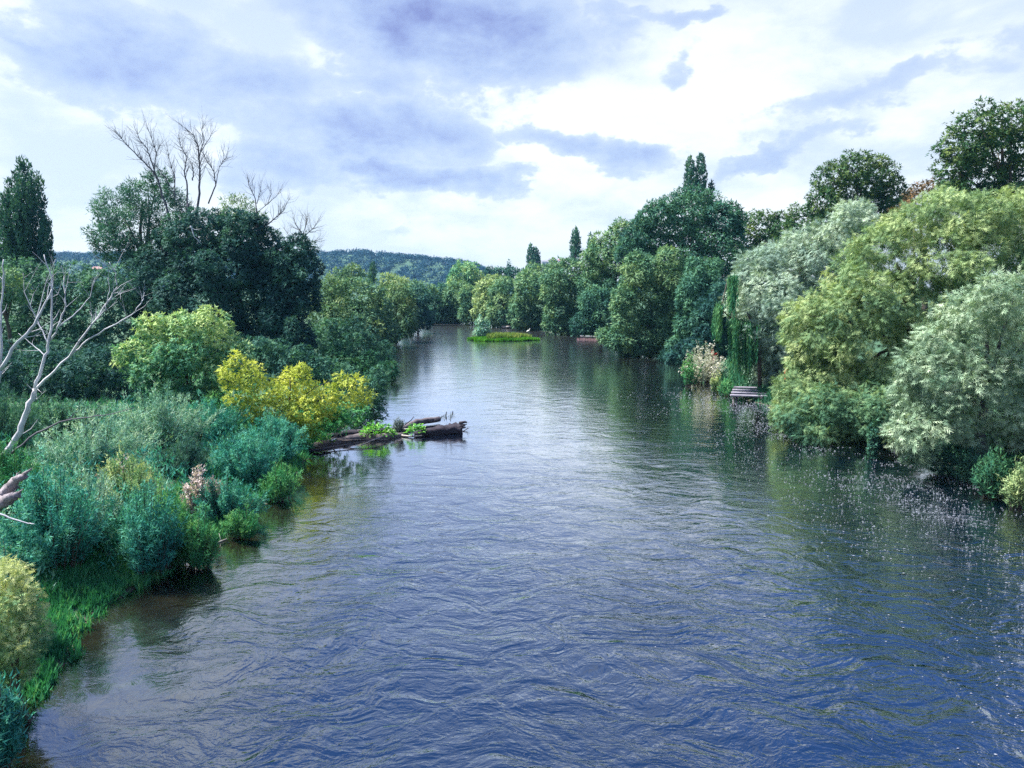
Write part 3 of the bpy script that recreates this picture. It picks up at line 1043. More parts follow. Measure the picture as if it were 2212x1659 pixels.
weeping('weeping willow with long green strands hanging to the water by the jetty', 54.3,
        [(1550, 662, .6), (1560, 656, .6), (1572, 604, .4), (1586, 598, 0.3), (1578, 690, 0.2), (1600, 690, .2), (1632, 705, 0)],
        [(1543, 740), (1556, 770), (1570, 680), (1588, 690), (1580, 826), (1602, 836), (1634, 826)], 300, 77, (1605, 800))

tree('willow', 'yellow-green willow arching over the water, largest on the right bank', 'willow tree', 41,
     [(1915, 522, 66, 38), (1975, 485, 70, 42), (2060, 470, 90, 50), (2160, 470, 80, 54), (1862, 586, 60, 48), (1940, 565, 90, 66), (2040, 550, 100, 80), (2150, 560, 90, 80),
      (1800, 660, 52, 44), (1870, 655, 84, 74), (1960, 660, 100, 90), (1740, 680, 46, 36), (1780, 720, 80, 62), (1880, 750, 90, 80), (1760, 800, 60, 50), (1740, 850, 60, 54), (1820, 830, 80, 66), (1900, 850, 80, 76), (1715, 890, 44, 46), (1790, 910, 70, 44), (1870, 930, 60, 50), (2230, 500, 70, 70)],
     'lime', 1990, GR, leaf_px=7.4, kind='sprig', nsub=15, cover=1.25, droop=0.5, fuzz=0.18, gap=0.42, r0=0.4, tintvar=0.3, toptint=0.35)
tree('willow', 'dark-leaved low boughs hanging to the water under the yellow-green willow', 'willow tree', 38.5,
     [(1720, 900, 40, 36), (1780, 870, 50, 40), (1840, 900, 60, 46), (1900, 880, 50, 50), (1760, 935, 44, 26), (1960, 930, 50, 46)],
     'willow', 1900, GR, leaf_px=6.5, kind='sprig', nsub=12, cover=1.2, droop=0.6)
tree('willow', 'pale silvery willow nearest the camera on the right edge', 'willow tree', 31,
     [(2190, 640, 76, 46), (2110, 680, 72, 46), (2040, 740, 62, 46), (2130, 760, 90, 66), (2220, 730, 70, 80), (1990, 790, 52, 44), (2060, 830, 84, 66), (2160, 850, 90, 76), (1975, 850, 46, 50),
      (2020, 900, 60, 46), (2110, 920, 74, 46), (2200, 910, 60, 50), (1965, 940, 44, 40), (2270, 820, 60, 80), (1990, 985, 30, 26)],
     'silver_near', 2150, GR, leaf_px=9.5, kind='sprig', nsub=15, cover=1.15, droop=0.25, fuzz=0.20, gap=0.42, r0=0.3, bark='bark_grey', toptint=0.15)


def bush(name, label, cat, Y, x, ybase, h_px, w_px, n_stem, mat, seed, leaf=0.16, kind='narrow', group=None, lean=(0, 0), per=26, spread=0.75, z0=None, tintvar=0.2, start=0.15, arch=0.25, tip=0.3, depth=0.8, bx=0.48):
    """many-stemmed bush: shoots fan out from the ground, leaves all along them"""
    rng = np.random.default_rng(seed)
    p0 = at(x, ybase, Y)
    gz = float(ground_z(np.array([p0[0]]), np.array([p0[1]]))[0])
    root = np.array([p0[0], p0[1], max(gz, 0.0) if z0 is None else z0])
    topz = at(x, ybase - h_px, Y)[2]
    H = max(0.4, topz - root[2])
    R = px(w_px / 2, Y)
    t = thing(name, label, cat, root, group)
    mb = MB()
    P, A, N, T = [], [], [], []
    for i in range(n_stem):
        an = rng.uniform(0, 2 * math.pi)
        rr = math.sqrt(rng.random())
        lop = 1 + 0.35 * math.sin(2 * an + seed) + 0.2 * math.sin(3 * an + 2 * seed)
        b = np.array([math.cos(an) * R * bx * rr, math.sin(an) * R * bx * depth * rr, -0.05]) * lop
        out = np.array([math.cos(an), math.sin(an) * depth, 0]) * R * rr * (1 - bx) * lop * rng.uniform(.7, 1.25)
        h = H * (1 - 0.45 * rr ** 2) * rng.uniform(0.5, 1.05) * (1.22 if i % 9 == 0 else 1.0)
        s = np.linspace(0, 1, 5)[:, None]
        pts = b + out * (s ** (1 + arch)) + np.array([lean[0], lean[1], 0]) * s ** 2 + np.array([0, 0, 1.0]) * h * (s * (1 + 0.25 * arch) - 0.25 * arch * s ** 3)
        if i % 3 == 0:
            mb.tube([tuple(q) for q in pts], [0.018, 0.016, 0.012, 0.008, 0.004], 4, False)
        m = per
        u = rng.uniform(start, 1.0, m)
        u = np.concatenate([u, rng.uniform(0.85, 1.03, max(2, per // 5))])
        m = len(u)
        f = np.clip(u, 0, 1) * 4
        k = np.minimum(f.astype(int), 3)
        q = pts[k] * (1 - (f - k))[:, None] + pts[k + 1] * (f - k)[:, None] + rng.normal(0, leaf * 0.35, (m, 3))
        q[:, 2] = np.maximum(q[:, 2], 0.02)
        d = norm(pts[k + 1] - pts[k])
        P.append(q)
        A.append(d * 0.8 + rng.normal(0, 0.55, (m, 3)))
        N.append(rng.normal(0, 0.5, (m, 3)) + np.array([math.cos(an) * rr, math.sin(an) * rr, 0.8]))
        T.append(np.clip(rng.normal(0.38, 0.16) + rng.normal(0, tintvar) + tip * u * u + rng.normal(0, .1, m), 0, 1))
    mb.build('stems', M['bark'], t)
    scatter('foliage', np.concatenate(P), np.concatenate(A), np.concatenate(N), leaf, np.concatenate(T), kind, M[mat], t, None, rng=rng)
    return t


# ------------------------------------------------------------------ right bank, low plants
bush('flowering_weeds', 'tall faded white and cream flowering weeds left of the weeping willow', 'weeds', 64, 1520, 814, 70, 108, 190, 'flower', 301, 0.16, 'pair', per=22, spread=.8)
bush('weed', 'green leafy weeds in front of the faded white flowers', 'weeds', 62, 1490, 806, 46, 40, 45, 'shrub_g', 302, 0.15, 'pair', 'low plants on the right bank')
bush('weed', 'red-leaved sprig at the top of the faded white flowers', 'weeds', 65, 1540, 772, 18, 10, 6, 'red', 303, 0.14, 'pair', 'low plants on the right bank', z0=1.6)
bush('weed', 'yellow-green tuft at the foot of the faded white flowers', 'weeds', 58, 1546, 822, 26, 22, 30, 'cream', 304, 0.14, 'pair', 'low plants on the right bank')
bush('grass_tuft', 'bright green grass at the foot of the weeping strands', 'grass tuft', 56, 1570, 830, 18, 40, 60, 'grass', 305, 0.16, 'narrow', 'low plants on the right bank')
bush('grass_tuft', 'bright green grass behind the plank jetty', 'grass tuft', 57.5, 1632, 832, 18, 54, 60, 'grass', 306, 0.16, 'narrow', 'low plants on the right bank')
bush('weed', 'tiny red blossoms half hidden in the silvery willow', 'flower', 50, 1700, 806, 14, 14, 8, 'red', 307, 0.12, 'pair', None, z0=2.0)
bush('ivy', 'ivy-hung stem dropping to the water under the yellow-green willow', 'ivy', 34.6, 1884, 990, 90, 30, 34, 'teal', 308, 0.15, 'pair', None, z0=0.02, per=40, start=0.0)
bush('bush', 'dark green brush under the near silvery willow', 'bush', 28, 2150, 1045, 80, 90, 100, 'shrub_d', 309, 0.17, 'narrow', 'low plants on the right bank', per=34)
bush('weed', 'yellowing grassy weeds on the bank at the right edge', 'weeds', 26.5, 2205, 1070, 80, 60, 90, 'lime', 310, 0.16, 'narrow', 'low plants on the right bank', per=30)
bush('bush', 'small dark brush dipping into the water at the right edge', 'bush', 30, 2095, 1010, 46, 50, 50, 'teal', 311, 0.16, 'narrow', 'low plants on the right bank', per=30)

tree('bush', 'dark leafy brush drooping to the water below the near silvery willow', 'bush', 31.5, [(2030, 985, 44, 26), (2085, 985, 44, 30), (2060, 1008, 40, 18), (1985, 975, 30, 24)], 'teal', 2060, None, 5.0, 'narrow', cover=1.2, r0=0.05)

# ------------------------------------------------------------------ left bank, back to front
GL = 'trees lining the left bank'
tree('tree', 'pale yellow far tree above the left willows, below the hill', 'tree', 185, [(735, 596, 26, 16), (765, 588, 22, 18), (755, 606, 30, 16)], 'willow_y', None, 'trees on the far left tree line', 3.5)
tree('tree', 'yellow-topped far tree right of the small round poplar', 'tree', 178, [(840, 606, 24, 14), (862, 614, 22, 16), (850, 628, 30, 18)], 'lime', None, 'trees on the far left tree line', 3.5)
tree('tree', 'dull green far tree closing the left bank', 'tree', 176, [(900, 622, 24, 14), (925, 632, 20, 18), (880, 634, 22, 20)], 'willow', None, 'trees on the far left tree line', 3.5)
poplar('small bright poplar on the left tree line below the hill', 190, [(805, 568, 610, 8)], 16, 610)
tree('willow', 'grey-green willow furthest along the left bank', 'willow tree', 140, [(905, 640, 24, 22), (900, 672, 28, 28), (915, 690, 22, 20), (890, 700, 20, 20)], 'deep', None, GL, 3.6, cover=1.2)
tree('willow', 'light-topped willow by the left shore opposite the island', 'willow tree', 116, [(860, 640, 34, 24), (845, 670, 40, 36), (875, 690, 30, 36), (840, 715, 36, 26)], 'willow_y', None, GL, 3.7, cover=1.2)
tree('willow', 'round grey-green willow in the middle of the left bank', 'willow tree', 104, [(775, 635, 48, 34), (740, 660, 46, 42), (800, 672, 46, 42), (770, 710, 60, 48), (825, 720, 34, 36)], 'willow', None, GL, 3.8, cover=1.2)
tree('willow', 'yellowish thin willow against the dark tree', 'willow tree', 98, [(720, 620, 28, 24), (700, 650, 32, 34), (730, 690, 34, 40), (690, 690, 26, 36)], 'willow_y', None, GL, 3.6, cover=0.9)
tree('tree', 'broad dark green tree standing over the left shore', 'tree', 82,
     [(700, 730, 46, 40), (760, 740, 54, 44), (720, 790, 54, 44), (790, 790, 50, 44), (820, 770, 36, 34), (680, 770, 40, 50), (760, 830, 56, 40), (820, 815, 34, 30), (700, 840, 50, 44)],
     'teal', 750, GL, 4.2, 'pair', cover=1.0, nsub=13)

poplar('tall poplar at the left edge of the photo', 90, [(56, 350, 600, 12), (31, 384, 600, 13), (80, 382, 600, 11), (100, 466, 610, 9), (10, 425, 600, 12), (66, 490, 620, 16), (42, 500, 620, 14)], 17, 600, 0.5, leaf_px=4.0, nsub=16)
DK = 'dark trees behind the left bank'
tree('tree', 'airy grey-green tree leaning out left of the dead branches', 'tree', 74,
     [(255, 450, 46, 40), (320, 420, 44, 34), (225, 510, 36, 28), (290, 500, 66, 46), (360, 450, 46, 44), (340, 390, 30, 22), (260, 540, 50, 30), (340, 540, 70, 44)],
     'teal', 330, DK, 4.6, 'narrow', cover=0.75, fuzz=0.24, main_w=0.25, spread=0.5)
tree('tree', 'big dark tree beneath the dead branches', 'tree', 70,
     [(440, 500, 70, 46), (520, 500, 60, 46), (390, 560, 80, 60), (480, 580, 90, 66), (570, 550, 54, 50), (330, 620, 70, 60), (430, 660, 90, 70), (530, 660, 80, 70), (600, 620, 50, 60),
      (350, 700, 70, 56), (470, 740, 90, 66), (570, 740, 60, 66), (500, 800, 90, 50), (620, 790, 60, 50), (330, 770, 70, 50), (560, 820, 70, 40)],
     'deep', 460, DK, 4.4, 'pair', cover=1.25, nsub=14, gap=0.12)
tree('tree', 'yellowish thin-leaved tree poking out above the big dark tree', 'tree', 73, [(512, 452, 30, 32), (500, 480, 34, 30), (540, 478, 28, 30)], 'willow_y', None, DK, 4.2, 'narrow', cover=0.6, fuzz=0.2)
tree('tree', 'dark leaning tree on the right side of the big dark tree', 'tree', 68, [(640, 545, 40, 34), (610, 580, 46, 40), (660, 590, 34, 44), (630, 640, 50, 44), (665, 640, 28, 36), (610, 700, 46, 50), (640, 740, 40, 60)], 'deep', None, DK, 4.2, 'pair', cover=1.25, gap=0.12)
tree('tree', 'blue-green dense tree at the far left below the poplar', 'tree', 66, [(60, 610, 70, 46), (150, 620, 70, 46), (20, 670, 60, 60), (110, 690, 80, 60), (200, 680, 70, 60), (40, 760, 70, 60), (150, 770, 80, 60), (240, 620, 50, 50), (250, 740, 50, 60), (60, 830, 80, 50), (160, 840, 80, 50), (250, 820, 60, 50)], 'teal', None, DK, 4.4, 'pair', cover=1.0)
tree('tree', 'small pale tree at the left edge under the poplar', 'tree', 60, [(10, 600, 36, 24), (30, 630, 34, 24), (-10, 640, 30, 40)], 'willow', None, DK, 4.0, cover=0.8)

for i, (lb, Y, Ls, mt) in enumerate((
        ('dark understory bush behind the white dead tree', 47, [(60, 800, 70, 50), (130, 790, 60, 50), (20, 850, 70, 50), (110, 860, 80, 46), (-30, 790, 60, 60)], 'deep'),
        ('dark understory bush between the white dead tree and the rounded shrub', 46, [(200, 800, 60, 50), (250, 790, 50, 44), (220, 860, 80, 46), (180, 840, 50, 46)], 'deep'),
        ('dark bush under the leaning dark tree, behind the golden yellow shrub', 56, [(560, 770, 50, 40), (620, 780, 50, 40), (590, 830, 70, 40), (680, 800, 50, 36), (720, 820, 50, 40), (660, 840, 60, 40)], 'teal'),
        ('bushy green growth at the shore beyond the golden yellow shrub', 66, [(740, 780, 40, 36), (790, 800, 40, 34), (820, 820, 30, 30), (770, 840, 50, 30), (840, 800, 20, 24)], 'shrub_d'))):
    tree('bush', lb, 'bush', Y, Ls, mt, None, 'understory bushes on the left bank', 4.4, 'pair', cover=1.0, r0=0.06)

# ------------------------------------------------------------------ dead trees


def dead_tree(name, label, cat, Y, root_px, branches, mat, seed, twig=1.0, group=None, tw_len=1.6, thin=0.72, rough=0.0):
    """branches: (points (x, y, dY), start radius, end radius) - each a part; the first is the trunk"""
    rng = np.random.default_rng(seed)
    r = at(root_px[0], root_px[1], Y)
    t = thing(name, label, cat, r, group)
    for bi, (pl, ra, rb) in enumerate(branches):
        ra, rb = ra * thin, rb * thin
        pts = [Vector((at(x, y, Y + dy) - r).tolist()) for x, y, dy in pl]
        # resample with a little crookedness
        P, R = [], []
        n = len(pts)
        for i in range(n - 1):
            for s in range(4):
                f = s / 4
                q = pts[i].lerp(pts[i + 1], f)
                g = (i + f) / (n - 1)
                if not (i == 0 and s == 0):
                    j = (ra * (1 - g) + rb * g) * 0.28 + 0.006
                    q = q + Vector((rng.normal(0, j), rng.normal(0, j), rng.normal(0, j)))
                P.append(q)
                R.append(ra * (1 - g) + rb * g)
        P.append(pts[-1])
        R.append(rb)
        mb = MB()
        mb.tube(P, R, (9 if rough else 7) if ra > 0.05 else 5, True, rough, rng)
        L = sum((P[i + 1] - P[i]).length for i in range(len(P) - 1))
        for s in range(int(L * twig)):
            i = rng.integers(int(len(P) * 0.3), len(P) - 1)
            p = P[i]
            d = (P[i + 1] - P[i]).normalized()
            side = Vector(rng.normal(0, 1, 3).tolist())
            side.y *= 0.8
            d2 = (d * 0.75 + side.normalized() * 0.75 + Vector((0, 0, 0.25))).normalized()
            l = tw_len * rng.uniform(0.3, 1.0)
            r2 = min(R[i] * 0.5, 0.012 + 0.006 * l)
            m1 = p + d2 * l * 0.5 + Vector(rng.normal(0, 0.06 * l, 3).tolist())
            e = p + d2 * l + Vector((0, 0, 0.15 * l))
            mb.tube([p, m1, e], [r2, r2 * 0.7, r2 * 0.3], 4, False)
            if l > 0.6 * tw_len:
                d3 = (d2 + Vector(rng.normal(0, .6, 3).tolist())).normalized()
                mb.tube([m1, m1 + d3 * l * 0.5], [r2 * 0.6, r2 * 0.25], 3, False)
        mb.build('trunk' if bi == 0 else 'branch', M[mat], t)
    return t


tree('bush', 'dark hollow of brush between the upright grey willow and the weeping strands', 'bush', 72,
     [(1535, 690, 40, 50), (1570, 670, 40, 60), (1500, 752, 36, 22), (1465, 772, 26, 14), (1560, 740, 40, 40)], 'deep', None, None, 4.0, 'pair', cover=1.2, r0=0.06, gap=0.15)

dead_tree('dead_tree', 'bare dead tree top standing out of the big dark tree', 'dead tree', 71, (410, 620), [
    ([(410, 620, 0), (408, 500, 0), (406, 440, 0)], 0.30, 0.16),
    ([(375, 500, 0.5), (350, 420, .4), (338, 380, .3), (313, 352, .2), (283, 322, .2), (263, 300, 0), (246, 282, 0)], 0.15, 0.02),
    ([(338, 380, .3), (326, 345, .3), (318, 322, 0), (300, 298, 0), (288, 268, 0)], 0.09, 0.02),
    ([(333, 365, .3), (338, 330, .3), (324, 290, .3), (312, 255, .3)], 0.07, 0.015),
    ([(338, 330, .3), (345, 315, 0), (360, 298, 0)], 0.04, 0.012),
    ([(420, 500, -.4), (430, 430, -.4), (432, 380, -.3), (430, 350, -.3), (428, 318, 0), (418, 292, 0), (385, 265, 0)], 0.17, 0.02),
    ([(430, 340, -.3), (440, 305, -.3), (436, 280, -.2), (440, 266, -.2)], 0.07, 0.015),
    ([(432, 330, -.3), (452, 300, 0), (462, 280, 0)], 0.06, 0.012),
    ([(404, 460, 0), (404, 400, .2), (398, 370, .2), (404, 340, .2), (390, 315, .2), (385, 290, .2)], 0.12, 0.02),
    ([(450, 440, .6), (466, 400, .6), (462, 370, .5), (445, 345, .4), (432, 320, .3)], 0.10, 0.02),
    ([(466, 400, .6), (474, 360, .5), (488, 340, .5), (495, 318, .5)], 0.06, 0.015),
    ([(376, 430, .3), (378, 385, .3), (366, 345, .3), (360, 310, .3)], 0.08, 0.015),
    ([(404, 470, 0), (370, 405, .5), (350, 375, .6), (330, 350, .6)], 0.06, 0.02),
    ([(416, 390, 0), (418, 372, 0), (414, 352, 0)], 0.09, 0.04),
], 'bark_grey', 51, 7.0, tw_len=1.7)
dead_tree('dead_tree', 'smaller bare branches arching right of the dead tree top', 'dead tree', 69, (555, 560), [
    ([(555, 560, 0), (556, 500, 0), (556, 470, 0)], 0.18, 0.10),
    ([(556, 470, 0), (552, 430, 0), (538, 400, 0), (534, 376, 0)], 0.08, 0.015),
    ([(555, 440, 0), (562, 415, 0), (566, 388, 0)], 0.05, 0.012),
    ([(556, 500, 0), (590, 475, -.3), (612, 455, -.3), (628, 424, -.3)], 0.10, 0.015),
    ([(556, 460, 0), (578, 440, 0), (586, 420, 0), (584, 396, 0)], 0.05, 0.012),
    ([(578, 442, 0), (600, 420, 0), (606, 408, 0)], 0.04, 0.012),
], 'bark_grey', 52, 7.0, tw_len=1.5)
dead_tree('sparse_tree', 'twiggy nearly leafless treetop at the right of the dark trees', 'tree', 76, (652, 600), [
    ([(652, 600, 0), (650, 540, 0), (655, 510, 0)], 0.16, 0.08),
    ([(655, 510, 0), (640, 485, 0), (632, 468, 0)], 0.06, 0.012),
    ([(655, 510, 0), (662, 480, 0), (664, 458, 0)], 0.06, 0.012),
    ([(655, 512, 0), (680, 490, 0), (690, 470, 0)], 0.06, 0.012),
    ([(652, 530, 0), (680, 520, 0), (698, 515, 0)], 0.05, 0.012),
    ([(652, 530, 0), (625, 510, 0), (612, 492, 0)], 0.05, 0.012),
    ([(650, 540, 0), (676, 545, 0), (694, 540, 0)], 0.05, 0.012)], 'bark', 53, 10.0, tw_len=1.6)
dead_tree('broken_branch', 'pale snapped branch hanging on the face of the big dark tree', 'branch', 62.5, (412, 490), [
    ([(412, 488, 0), (416, 500, 0), (420, 512, 0), (436, 528, 0)], 0.09, 0.02),
    ([(414, 494, 0), (425, 496, 0), (436, 494, 0)], 0.04, 0.01),
    ([(412, 490, 0), (402, 493, 0)], 0.03, 0.01)], 'bark_pale', 54, 0.6, tw_len=0.6)

dead_tree('dead_tree', 'white barkless dead tree forking up at the left edge', 'dead tree', 22.5, (10, 985), [
    ([(6, 990, 0), (40, 935, 0), (62, 885, 0), (75, 840, 0)], 0.16, 0.11),
    ([(75, 840, 0), (95, 780, 0), (105, 740, 0), (112, 680, 0), (112, 600, 0), (95, 550, 0)], 0.085, 0.02),
    ([(110, 735, 0), (128, 700, -.2), (142, 660, -.2), (138, 600, -.2), (132, 575, -.3)], 0.05, 0.014),
    ([(75, 842, 0), (120, 800, -.3), (150, 770, -.4), (195, 705, -.6), (235, 650, -.7), (252, 620, -.8), (250, 590, -.8), (236, 566, -.8)], 0.07, 0.014),
    ([(150, 772, -.4), (190, 735, -.5), (240, 705, -.8), (285, 680, -1), (308, 650, -1), (312, 632, -1)], 0.05, 0.012),
    ([(128, 705, -.2), (165, 675, 0.2), (195, 640, 0.4), (205, 600, .5)], 0.035, 0.010),
    ([(200, 700, -.6), (228, 668, -.8), (236, 630, -.8), (233, 600, -.8)], 0.03, 0.009),
    ([(104, 742, 0), (80, 690, .3), (52, 630, .4), (50, 590, .4)], 0.035, 0.010),
    ([(100, 770, 0), (70, 745, .3), (40, 720, .4)], 0.028, 0.009),
], 'bark_pale', 55, 2.2, tw_len=0.9, thin=0.62)
dead_tree('dead_tree', 'second whitish dead stem slanting up beside the left edge', 'dead tree', 20.5, (-30, 880), [
    ([(-60, 960, 0), (-10, 840, 0), (0, 800, 0)], 0.11, 0.09),
    ([(0, 800, 0), (40, 740, 0), (75, 700, 0), (98, 655, 0), (112, 625, 0)], 0.075, 0.025),
    ([(0, 790, 0), (2, 700, 0), (6, 620, 0), (8, 560, 0)], 0.05, 0.02),
    ([(75, 700, 0), (100, 610, .2), (120, 560, .2)], 0.02, 0.008)], 'bark_pale', 56, 2.0, tw_len=0.9)
dead_tree('broken_limb', 'split pinkish broken limb jutting in from the left edge', 'broken limb', 15.5, (-20, 1085), [
    ([(-60, 1130, 0), (0, 1068, 0), (28, 1044, 0), (50, 1028, 0), (68, 1012, 0)], 0.19, 0.012),
    ([(-60, 1130, 0), (0, 1088, -.2), (22, 1078, -.2), (40, 1068, -.2)], 0.17, 0.075),
    ([(22, 1078, -.2), (38, 1066, -.2), (50, 1056, -.22)], 0.05, 0.006),
    ([(20, 1052, 0), (34, 1030, 0.02), (44, 1018, 0.02)], 0.05, 0.006),
    ([(-30, 1105, 0), (10, 1078, -.1), (34, 1058, -.1)], 0.07, 0.006)], 'bark_pink', 57, 0, thin=1.0, rough=0.22)
dead_tree('fallen_branch', 'thin pale branch lying low in the weeds at the left edge', 'branch', 15.0, (-20, 1100), [
    ([(-20, 1100, 0), (20, 1118, 0), (60, 1130, 0), (75, 1132, 0)], 0.035, 0.012)], 'bark_pale', 58, 0.5, tw_len=0.4)
dead_tree('fallen_branch', 'long grey branch lying over the shrubs right of the white dead tree', 'branch', 22.0, (40, 970), [
    ([(20, 985, 0), (80, 935, 0), (120, 915, -.2), (160, 905, -.3), (225, 897, -.4), (290, 880, -.6)], 0.05, 0.012)], 'bark_grey', 59, 0.6, tw_len=0.6)

# ------------------------------------------------------------------ left bank shrubs
tree('bush', 'rounded shrub with pale yellow-green top under the dark trees', 'shrub', 39,
     [(330, 705, 36, 28), (385, 715, 46, 36), (440, 700, 56, 36), (470, 740, 44, 40), (400, 760, 70, 46), (310, 760, 46, 34), (340, 800, 60, 44), (430, 810, 80, 46), (280, 770, 36, 26), (500, 790, 46, 50), (390, 860, 80, 40)],
     'bright', 400, None, 5.0, 'pair', cover=1.1, nsub=14, toptint=0.9, r0=0.12)
tree('bush', 'golden yellow shrub leaning out towards the log', 'shrub', 36.5,
     [(513, 780, 20, 22), (505, 805, 30, 26), (545, 815, 34, 32), (520, 850, 44, 32), (575, 850, 50, 30), (640, 820, 34, 30), (625, 855, 48, 30), (680, 850, 40, 28), (590, 890, 60, 30), (655, 890, 48, 30), (700, 880, 34, 26), (740, 850, 40, 26), (765, 830, 28, 26), (790, 860, 20, 16), (655, 925, 34, 26), (735, 815, 16, 12), (652, 800, 16, 14)],
     'yellow', 620, None, 4.6, 'pair', cover=0.7, nsub=11, toptint=0.5, fuzz=0.28, gap=0.42, r0=0.10, spread=0.8)
tree('bush', 'dark green brush below the golden yellow shrub', 'shrub', 38, [(560, 915, 60, 36), (640, 940, 50, 30), (720, 905, 46, 30), (480, 890, 60, 40), (760, 890, 34, 26)], 'shrub_g', 620, None, 4.6, 'pair', cover=0.9, r0=0.08)
tree('bush', 'blue-green bush at the water behind the log', 'shrub', 44, [(800, 850, 30, 40), (810, 880, 26, 30), (780, 890, 34, 26), (820, 820, 22, 30)], 'teal', 795, None, 4.4, 'pair', cover=1.0, r0=0.06)
SH = 'willow shrubs on the left bank'
sh = [  # label, Y, x, ybase, h, w, stems, mat, leaf
    ('feathery teal willow shrub by the water just before the log', 33, 590, 1005, 110, 180, 150, 'shrub', .20),
    ('fan-shaped teal shrub overhanging the shore left of the log', 29, 535, 1050, 120, 150, 140, 'shrub', .19),
    ('low bright shrub on the shore point below the fan-shaped shrub', 27.5, 605, 1045, 50, 80, 70, 'shrub_g', .15),
    ('low teal shrub at the shore right of the pink dry flowers', 24.5, 490, 1105, 75, 130, 120, 'shrub', .16),
    ('small bright green clump at the very edge of the water', 23.2, 525, 1132, 40, 70, 70, 'grass', .13),
    ('dark shrub overhanging the shore, tallest by the water', 20.0, 312, 1180, 140, 180, 170, 'shrub', .17),
    ('wide teal shrub in front at the left edge', 19.2, 120, 1180, 175, 250, 230, 'shrub', .17),
    ('dark hollow shrub behind the pink dry flowers', 28, 400, 1030, 90, 130, 120, 'deep', .17),
    ('pale grey-green weeds on top of the bank below the white dead tree', 27, 190, 985, 100, 220, 170, 'weed_pale', .18),
    ('pale tall weeds under the rounded shrub', 32, 340, 960, 120, 190, 170, 'weed_pale', .19),
    ('green weeds left of the white dead tree foot', 22, 20, 1060, 110, 160, 130, 'shrub_g', .17),
    ('pale spiky weeds standing behind the wide teal shrub', 21, 175, 1100, 100, 200, 140, 'weed_pale', .16),
    ('yellow-green weeds in the middle of the bank', 24, 275, 1050, 80, 150, 120, 'cream', .15),
    ('bright green weeds between the wide teal shrub and the pink dry flowers', 21, 360, 1120, 85, 130, 120, 'shrub_g', .15),
    ('teal bush below the rounded shrub, back of the bank', 34, 450, 980, 120, 160, 140, 'shrub', .20),
    ('dark teal bush at the back of the bank near the white dead tree', 33, 130, 940, 90, 200, 140, 'teal', .20),
    ('dark bush at the left edge behind the dead stems', 30, 0, 930, 110, 160, 130, 'teal', .19),
    ('short green weeds at the shore under the tallest overhanging shrub', 20.6, 420, 1150, 50, 110, 90, 'shrub_g', .13),
    ('olive bush between the rounded shrub and the fan-shaped shrub', 35.5, 545, 960, 60, 150, 110, 'shrub_g', .19),
]
for i, (lb, Y, x, yb, h, w, ns, mt, lf) in enumerate(sh):
    bush('weed' if 'weeds' in lb else 'shrub', lb, 'weeds' if 'weeds' in lb else 'shrub', Y, x, yb, h, w, int(ns * 1.15), mt, 400 + i, lf * 0.72, 'narrow', SH if 'weeds' not in lb else 'weeds on the left bank', per=66)
bush('dry_flowers', 'tuft of pinkish dry flower heads among the shrubs', 'flowers', 24.5, 432, 1056, 44, 70, 60, 'pink', 440, 0.12, 'pair', per=26)
bush('dry_flowers', 'faint pinkish seed heads in the weeds left of the tuft', 'flowers', 24.8, 265, 1020, 44, 80, 26, 'pink', 441, 0.10, 'pair', per=14)
tree('shrub', 'cream-leaved bush hanging over the water in the lower left corner', 'shrub', 12.8,
     [(10, 1250, 40, 40), (45, 1300, 40, 40), (0, 1330, 50, 60), (50, 1370, 46, 46), (10, 1420, 56, 50), (-40, 1380, 60, 80), (35, 1440, 36, 34), (-20, 1490, 50, 50), (10, 1520, 30, 30)],
     'cream', 0, None, 9.0, 'sprig', cover=1.2, r0=0.05, toptint=0.9)
bush('shrub', 'dark teal foliage below the cream-leaved bush in the lower left corner', 'shrub', 11.4, -20, 1600, 150, 160, 150, 'shrub', 443, 0.12, 'narrow', None, per=40, depth=1.0, z0=0.1)
bush('shrub', 'grey-green bush between the cream-leaved bush and the wide teal shrub', 'shrub', 15.2, 5, 1300, 120, 130, 130, 'shrub', 444, 0.14, 'narrow', SH, per=40)


def grass_field(name, label, pts, mat, blade, seed, kind='blade', tintmu=0.45, lean=0.35, parent=None):
    rng = np.random.default_rng(seed)
    P = pts
    n = len(P)
    A = np.stack([rng.normal(0, lean, n), rng.normal(0, lean, n), np.ones(n)], 1)
    N = rng.normal(0, 1, (n, 3)) + np.array([0, -0.5, 0.5])
    T = np.clip(rng.normal(tintmu, 0.2, n) + 0.5 * fbm2(P[:, 0], P[:, 1], seed, 2, 0.8), 0, 1)
    o = scatter(name, P, A, N, blade, T, kind, M[mat], parent, None, rng=rng, jitter=0.5)
    if parent is None:
        tag(o, label, 'grass')
    return o


def bank_points(rng, n, y0, y1, d0, d1, side):
    y = rng.uniform(y0, y1, n)
    d = d0 + (d1 - d0) * rng.random(n)
    xl, xr = shore(y)
    x = xl - d if side < 0 else xr + d
    return np.stack([x, y, ground_z(x, y)], 1)


